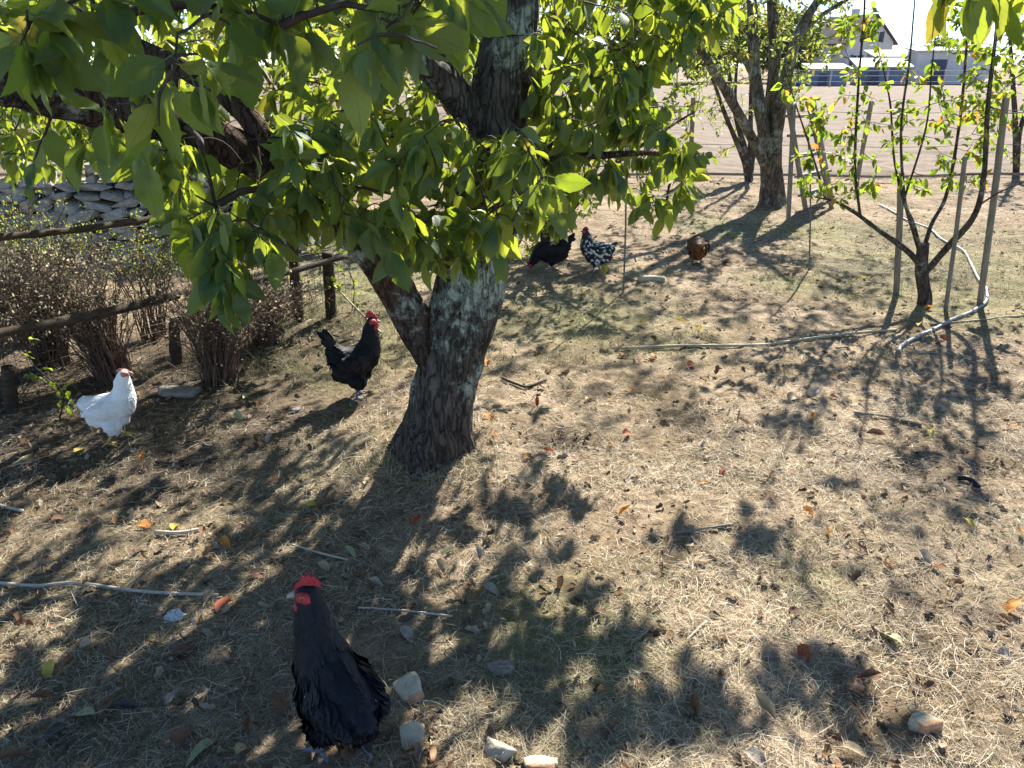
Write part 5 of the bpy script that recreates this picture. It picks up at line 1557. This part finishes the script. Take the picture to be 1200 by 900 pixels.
def straw(n, ymin, ymax, lmin, lmax, w, up=.16, xw=.74, power=1.0, keep=None, colors=None, seg=4):
    x, y = scatter(n, ymin, ymax, xw, power)
    if keep is not None:
        k_ = keep(x, y)
        x, y = x[k_], y[k_]
    n = len(x)
    z = gz(x, y)
    an = rng.random(n) * 2 * math.pi
    L = rng.uniform(lmin, lmax, n) * (.6 + .4 * rng.random(n))
    el = np.abs(rng.normal(size=n)) * up
    d = np.stack([np.cos(an) * np.cos(el), np.sin(an) * np.cos(el), np.sin(el)], 1)
    curl = rng.normal(size=n) * 1.15
    sd = np.stack([-np.sin(an), np.cos(an), 0 * an], 1)
    t = np.linspace(0, 1, seg)
    pts = []
    for q in t:
        p = d * (L * q)[:, None] + sd * (L * curl * q * q * .5)[:, None] + np.array([0, 0, -1.0]) * (L * np.sin(el) * q * q * .6)[:, None]
        pts.append(p)
    base = np.stack([x, y, z + rng.uniform(-.001, .010, n)], 1)
    ww = w * rng.uniform(.6, 1.4, n) * (1 + .10 * y)
    wd = nrm(sd + np.array([0, 0, 1.0]) * rng.normal(size=(n, 1)) * .5)
    V = np.zeros((n, seg, 2, 3))
    for q in range(seg):
        tp = (1 - .75 * t[q])
        V[:, q, 0] = base + pts[q] - wd * (ww * tp)[:, None]
        V[:, q, 1] = base + pts[q] + wd * (ww * tp)[:, None]
    # keep strands from sinking into the ground
    flat = V.reshape(-1, 3)
    flat[:, 2] = np.maximum(flat[:, 2], gz(flat[:, 0], flat[:, 1]) + .001)
    b = np.arange(n)[:, None] * seg * 2
    Fq = np.concatenate([b + np.array([[2 * q, 2 * q + 1, 2 * q + 3, 2 * q + 2]]) for q in range(seg - 1)], 0)
    hm, gr = humus(x, y), greenness(x, y)
    r_ = rng.random(n)
    c = np.where((r_ < .55)[:, None], np.array([.54, .445, .30]), np.where((r_ < .76)[:, None], np.array([.30, .235, .16]), np.array([.74, .66, .50])))
    gsel = rng.random(n) < gr * .55 + .03
    c = np.where(gsel[:, None], np.array([.22, .26, .09]), c)
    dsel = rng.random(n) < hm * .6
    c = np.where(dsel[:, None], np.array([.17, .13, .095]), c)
    Pn = np.stack([x, y, 0 * x], 1)
    pt = fbm(Pn * 1.9, 3, 151)[:, None]
    c = c * (1 + .38 * pt) * np.array([1, 1, 1]) + np.maximum(-pt, 0) * np.array([-.02, .0, .01])
    c = np.clip(c, .02, .9) * rng.uniform(.65, 1.25, (n, 1))
    return flat, Fq, np.repeat(c, seg * 2, 0)
a = Acc()
def thin(x, y):
    Pn = np.stack([x, y, 0 * x], 1)
    bare = smooth(-.05, .35, fbm(Pn * 2.6, 3, 131)) * .6 + smooth(0, .4, fbm(Pn * 9, 2, 137)) * .35
    return rng.random(len(x)) > np.clip(np.maximum(humus(x, y) * .62, bare), 0, .92)
for (n, y0, y1, l0, l1, w, up, pw) in [(165000, .9, 3.4, .02, .095, .00072, .2, 1.0), (96000, 2.6, 6.5, .03, .09, .0010, .2, 1.0), (36000, 6.0, 11.8, .05, .12, .0016, .3, .9)]:
    V, Fq, C = straw(n, y0, y1, l0, l1, w, up, keep=thin, power=pw)
    a.add(V, Fq, None, C)
tag(a.obj('dry_grass', M['straw']), 'matted dry straw-coloured grass covering the orchard floor', 'grass', kind='stuff')

# upright tufts where the grass is still alive
def tufts(n, y0, y1, blades, h, keep):
    x, y = scatter(n, y0, y1, .72)
    k_ = keep(x, y); x, y = x[k_], y[k_]
    nb = blades
    x = np.repeat(x, nb) + rng.normal(size=len(x) * nb) * .03
    y = np.repeat(y, nb) + rng.normal(size=len(y) * nb) * .03
    m_ = len(x)
    an = rng.random(m_) * 6.283
    lean = np.abs(rng.normal(size=m_)) * .5 + .1
    L = h * rng.uniform(.4, 1.15, m_)
    d = np.stack([np.cos(an) * np.sin(lean), np.sin(an) * np.sin(lean), np.cos(lean)], 1)
    sd = np.stack([-np.sin(an), np.cos(an), 0 * an], 1)
    B = np.stack([x, y, gz(x, y) - .004], 1)
    V = np.zeros((m_, 4, 2, 3))
    for q, t in enumerate((0, .4, .75, 1)):
        p = B + d * (L * t)[:, None] + np.stack([np.cos(an), np.sin(an), -.6 + 0 * an], 1) * (L * .35 * t * t)[:, None]
        w = .0011 * (1 + .08 * y) * (1 - .8 * t)
        V[:, q, 0] = p - sd * w[:, None]; V[:, q, 1] = p + sd * w[:, None]
    b = np.arange(m_)[:, None] * 8
    Fq = np.concatenate([b + np.array([[2 * q, 2 * q + 1, 2 * q + 3, 2 * q + 2]]) for q in range(3)], 0)
    r_ = rng.random(m_)[:, None]
    g_ = greenness(x, y)[:, None]
    c = np.where(r_ < .25 + .5 * g_, np.array([.19, .22, .08]), np.array([.50, .42, .25])) * rng.uniform(.7, 1.2, (m_, 1))
    return V.reshape(-1, 3), Fq, np.repeat(c, 8, 0)
a = Acc()
for args in [(1500, 1.2, 4.4, 18, .05, lambda x, y: (rng.random(len(x)) < greenness(x, y) * .8 + .10) & (humus(x, y) < .6)),
             (9000, 1.9, 4.4, 7, .07, lambda x, y: np.abs(np.hypot(x - tb[0], y - tb[1]) - .24) < .07),
             (2600, 3.6, 11.2, 14, .085, lambda x, y: (rng.random(len(x)) < greenness(x, y) + .14) & (humus(x, y) < .6)),
             (2600, 3.5, 5.6, 9, .10, lambda x, y: (x > -1.45) & (x < -.35) & (y > 3.75 + .3 * (x + 1.4)) & (rng.random(len(x)) < .5)),
             (260, 3.6, 6.0, 16, .16, lambda x, y: (x < -1.4 - .2 * (y - 4)))]:
    V, Fq, C = tufts(*args)
    a.add(V, Fq, None, C)
tag(a.obj('grass_tufts', M['straw']), 'thin upright grass tufts, partly green, scattered over the orchard floor', 'grass', kind='stuff')

# crumbs of dead leaf and bark
x1, y1 = scatter(16000, 1.0, 9, .74)
hm = humus(x1, y1)
k_ = rng.random(len(x1)) < .32 + .68 * hm
x1, y1 = x1[k_], y1[k_]
n = len(x1)
P = np.stack([x1, y1, gz(x1, y1) + .006], 1)
D = rng.normal(size=(n, 3)) * np.array([1, 1, .25])
Nn = rng.normal(size=(n, 3)) * .45 + np.array([0, 0, 1])
CR = blade([0, .2, .45, .7, 1.0], [.06, .24, .17, .26, .04], (-1, 0, 1), .75, -.25, 0, 0, .7)
V, FF, UV = place(CR, P, D, Nn, rng.uniform(.010, .045, n) * rng.uniform(.5, 1, n) * (1 + .07 * y1))
pal = np.array([[.14, .09, .06], [.24, .16, .11], [.40, .31, .22], [.48, .38, .27], [.20, .15, .12], [.34, .19, .10]])
c = pal[rng.integers(6, size=n)] * rng.uniform(.7, 1.2, (n, 1))
a = Acc(); a.add(V, FF, UV, np.repeat(c, len(CR[0]), 0))
tag(a.obj('leaf_litter', M['litter']), 'small crumbs of dead leaves and bark strewn over the soil', 'litter', kind='stuff')
x1, y1 = scatter(2000, 1.1, 9, .74)
bm0 = stone_mesh(3)
V0 = np.array([v.co[:] for v in bm0.vertices]); F0 = np.array([p.vertices[:] for p in bm0.polygons])
bpy.data.meshes.remove(bm0)
bmL = bmesh.new(); bmesh.ops.create_icosphere(bmL, subdivisions=1, radius=.5)
V0 = np.array([v.co[:] for v in bmL.verts]); F0 = np.array([[v.index for v in f.verts] for f in bmL.faces]); bmL.free()
n = len(x1)
s_ = rng.uniform(.005, .017, n) * (1 + .08 * y1)
V = V0[None] * s_[:, None, None] * rng.uniform(.6, 1.3, (n, 1, 3)) * rng.uniform(.8, 1.2, (n, len(V0), 1)) + np.stack([x1, y1, gz(x1, y1) + .001], 1)[:, None]
FF = (F0[None] + (np.arange(n) * len(V0))[:, None, None]).reshape(-1, 3)
hm = humus(x1, y1)[:, None]
c = (np.array([.36, .28, .19]) * (1 - hm) + np.array([.12, .09, .065]) * hm) * rng.uniform(.7, 1.2, (n, 1))
a = Acc(); a.add(V.reshape(-1, 3), FF, None, np.repeat(c, len(V0), 0))
tag(a.obj('soil_crumbs', M['litter']), 'small crumbs of dry soil on the orchard floor', 'soil', kind='stuff')
print('objects', len(bpy.data.objects))
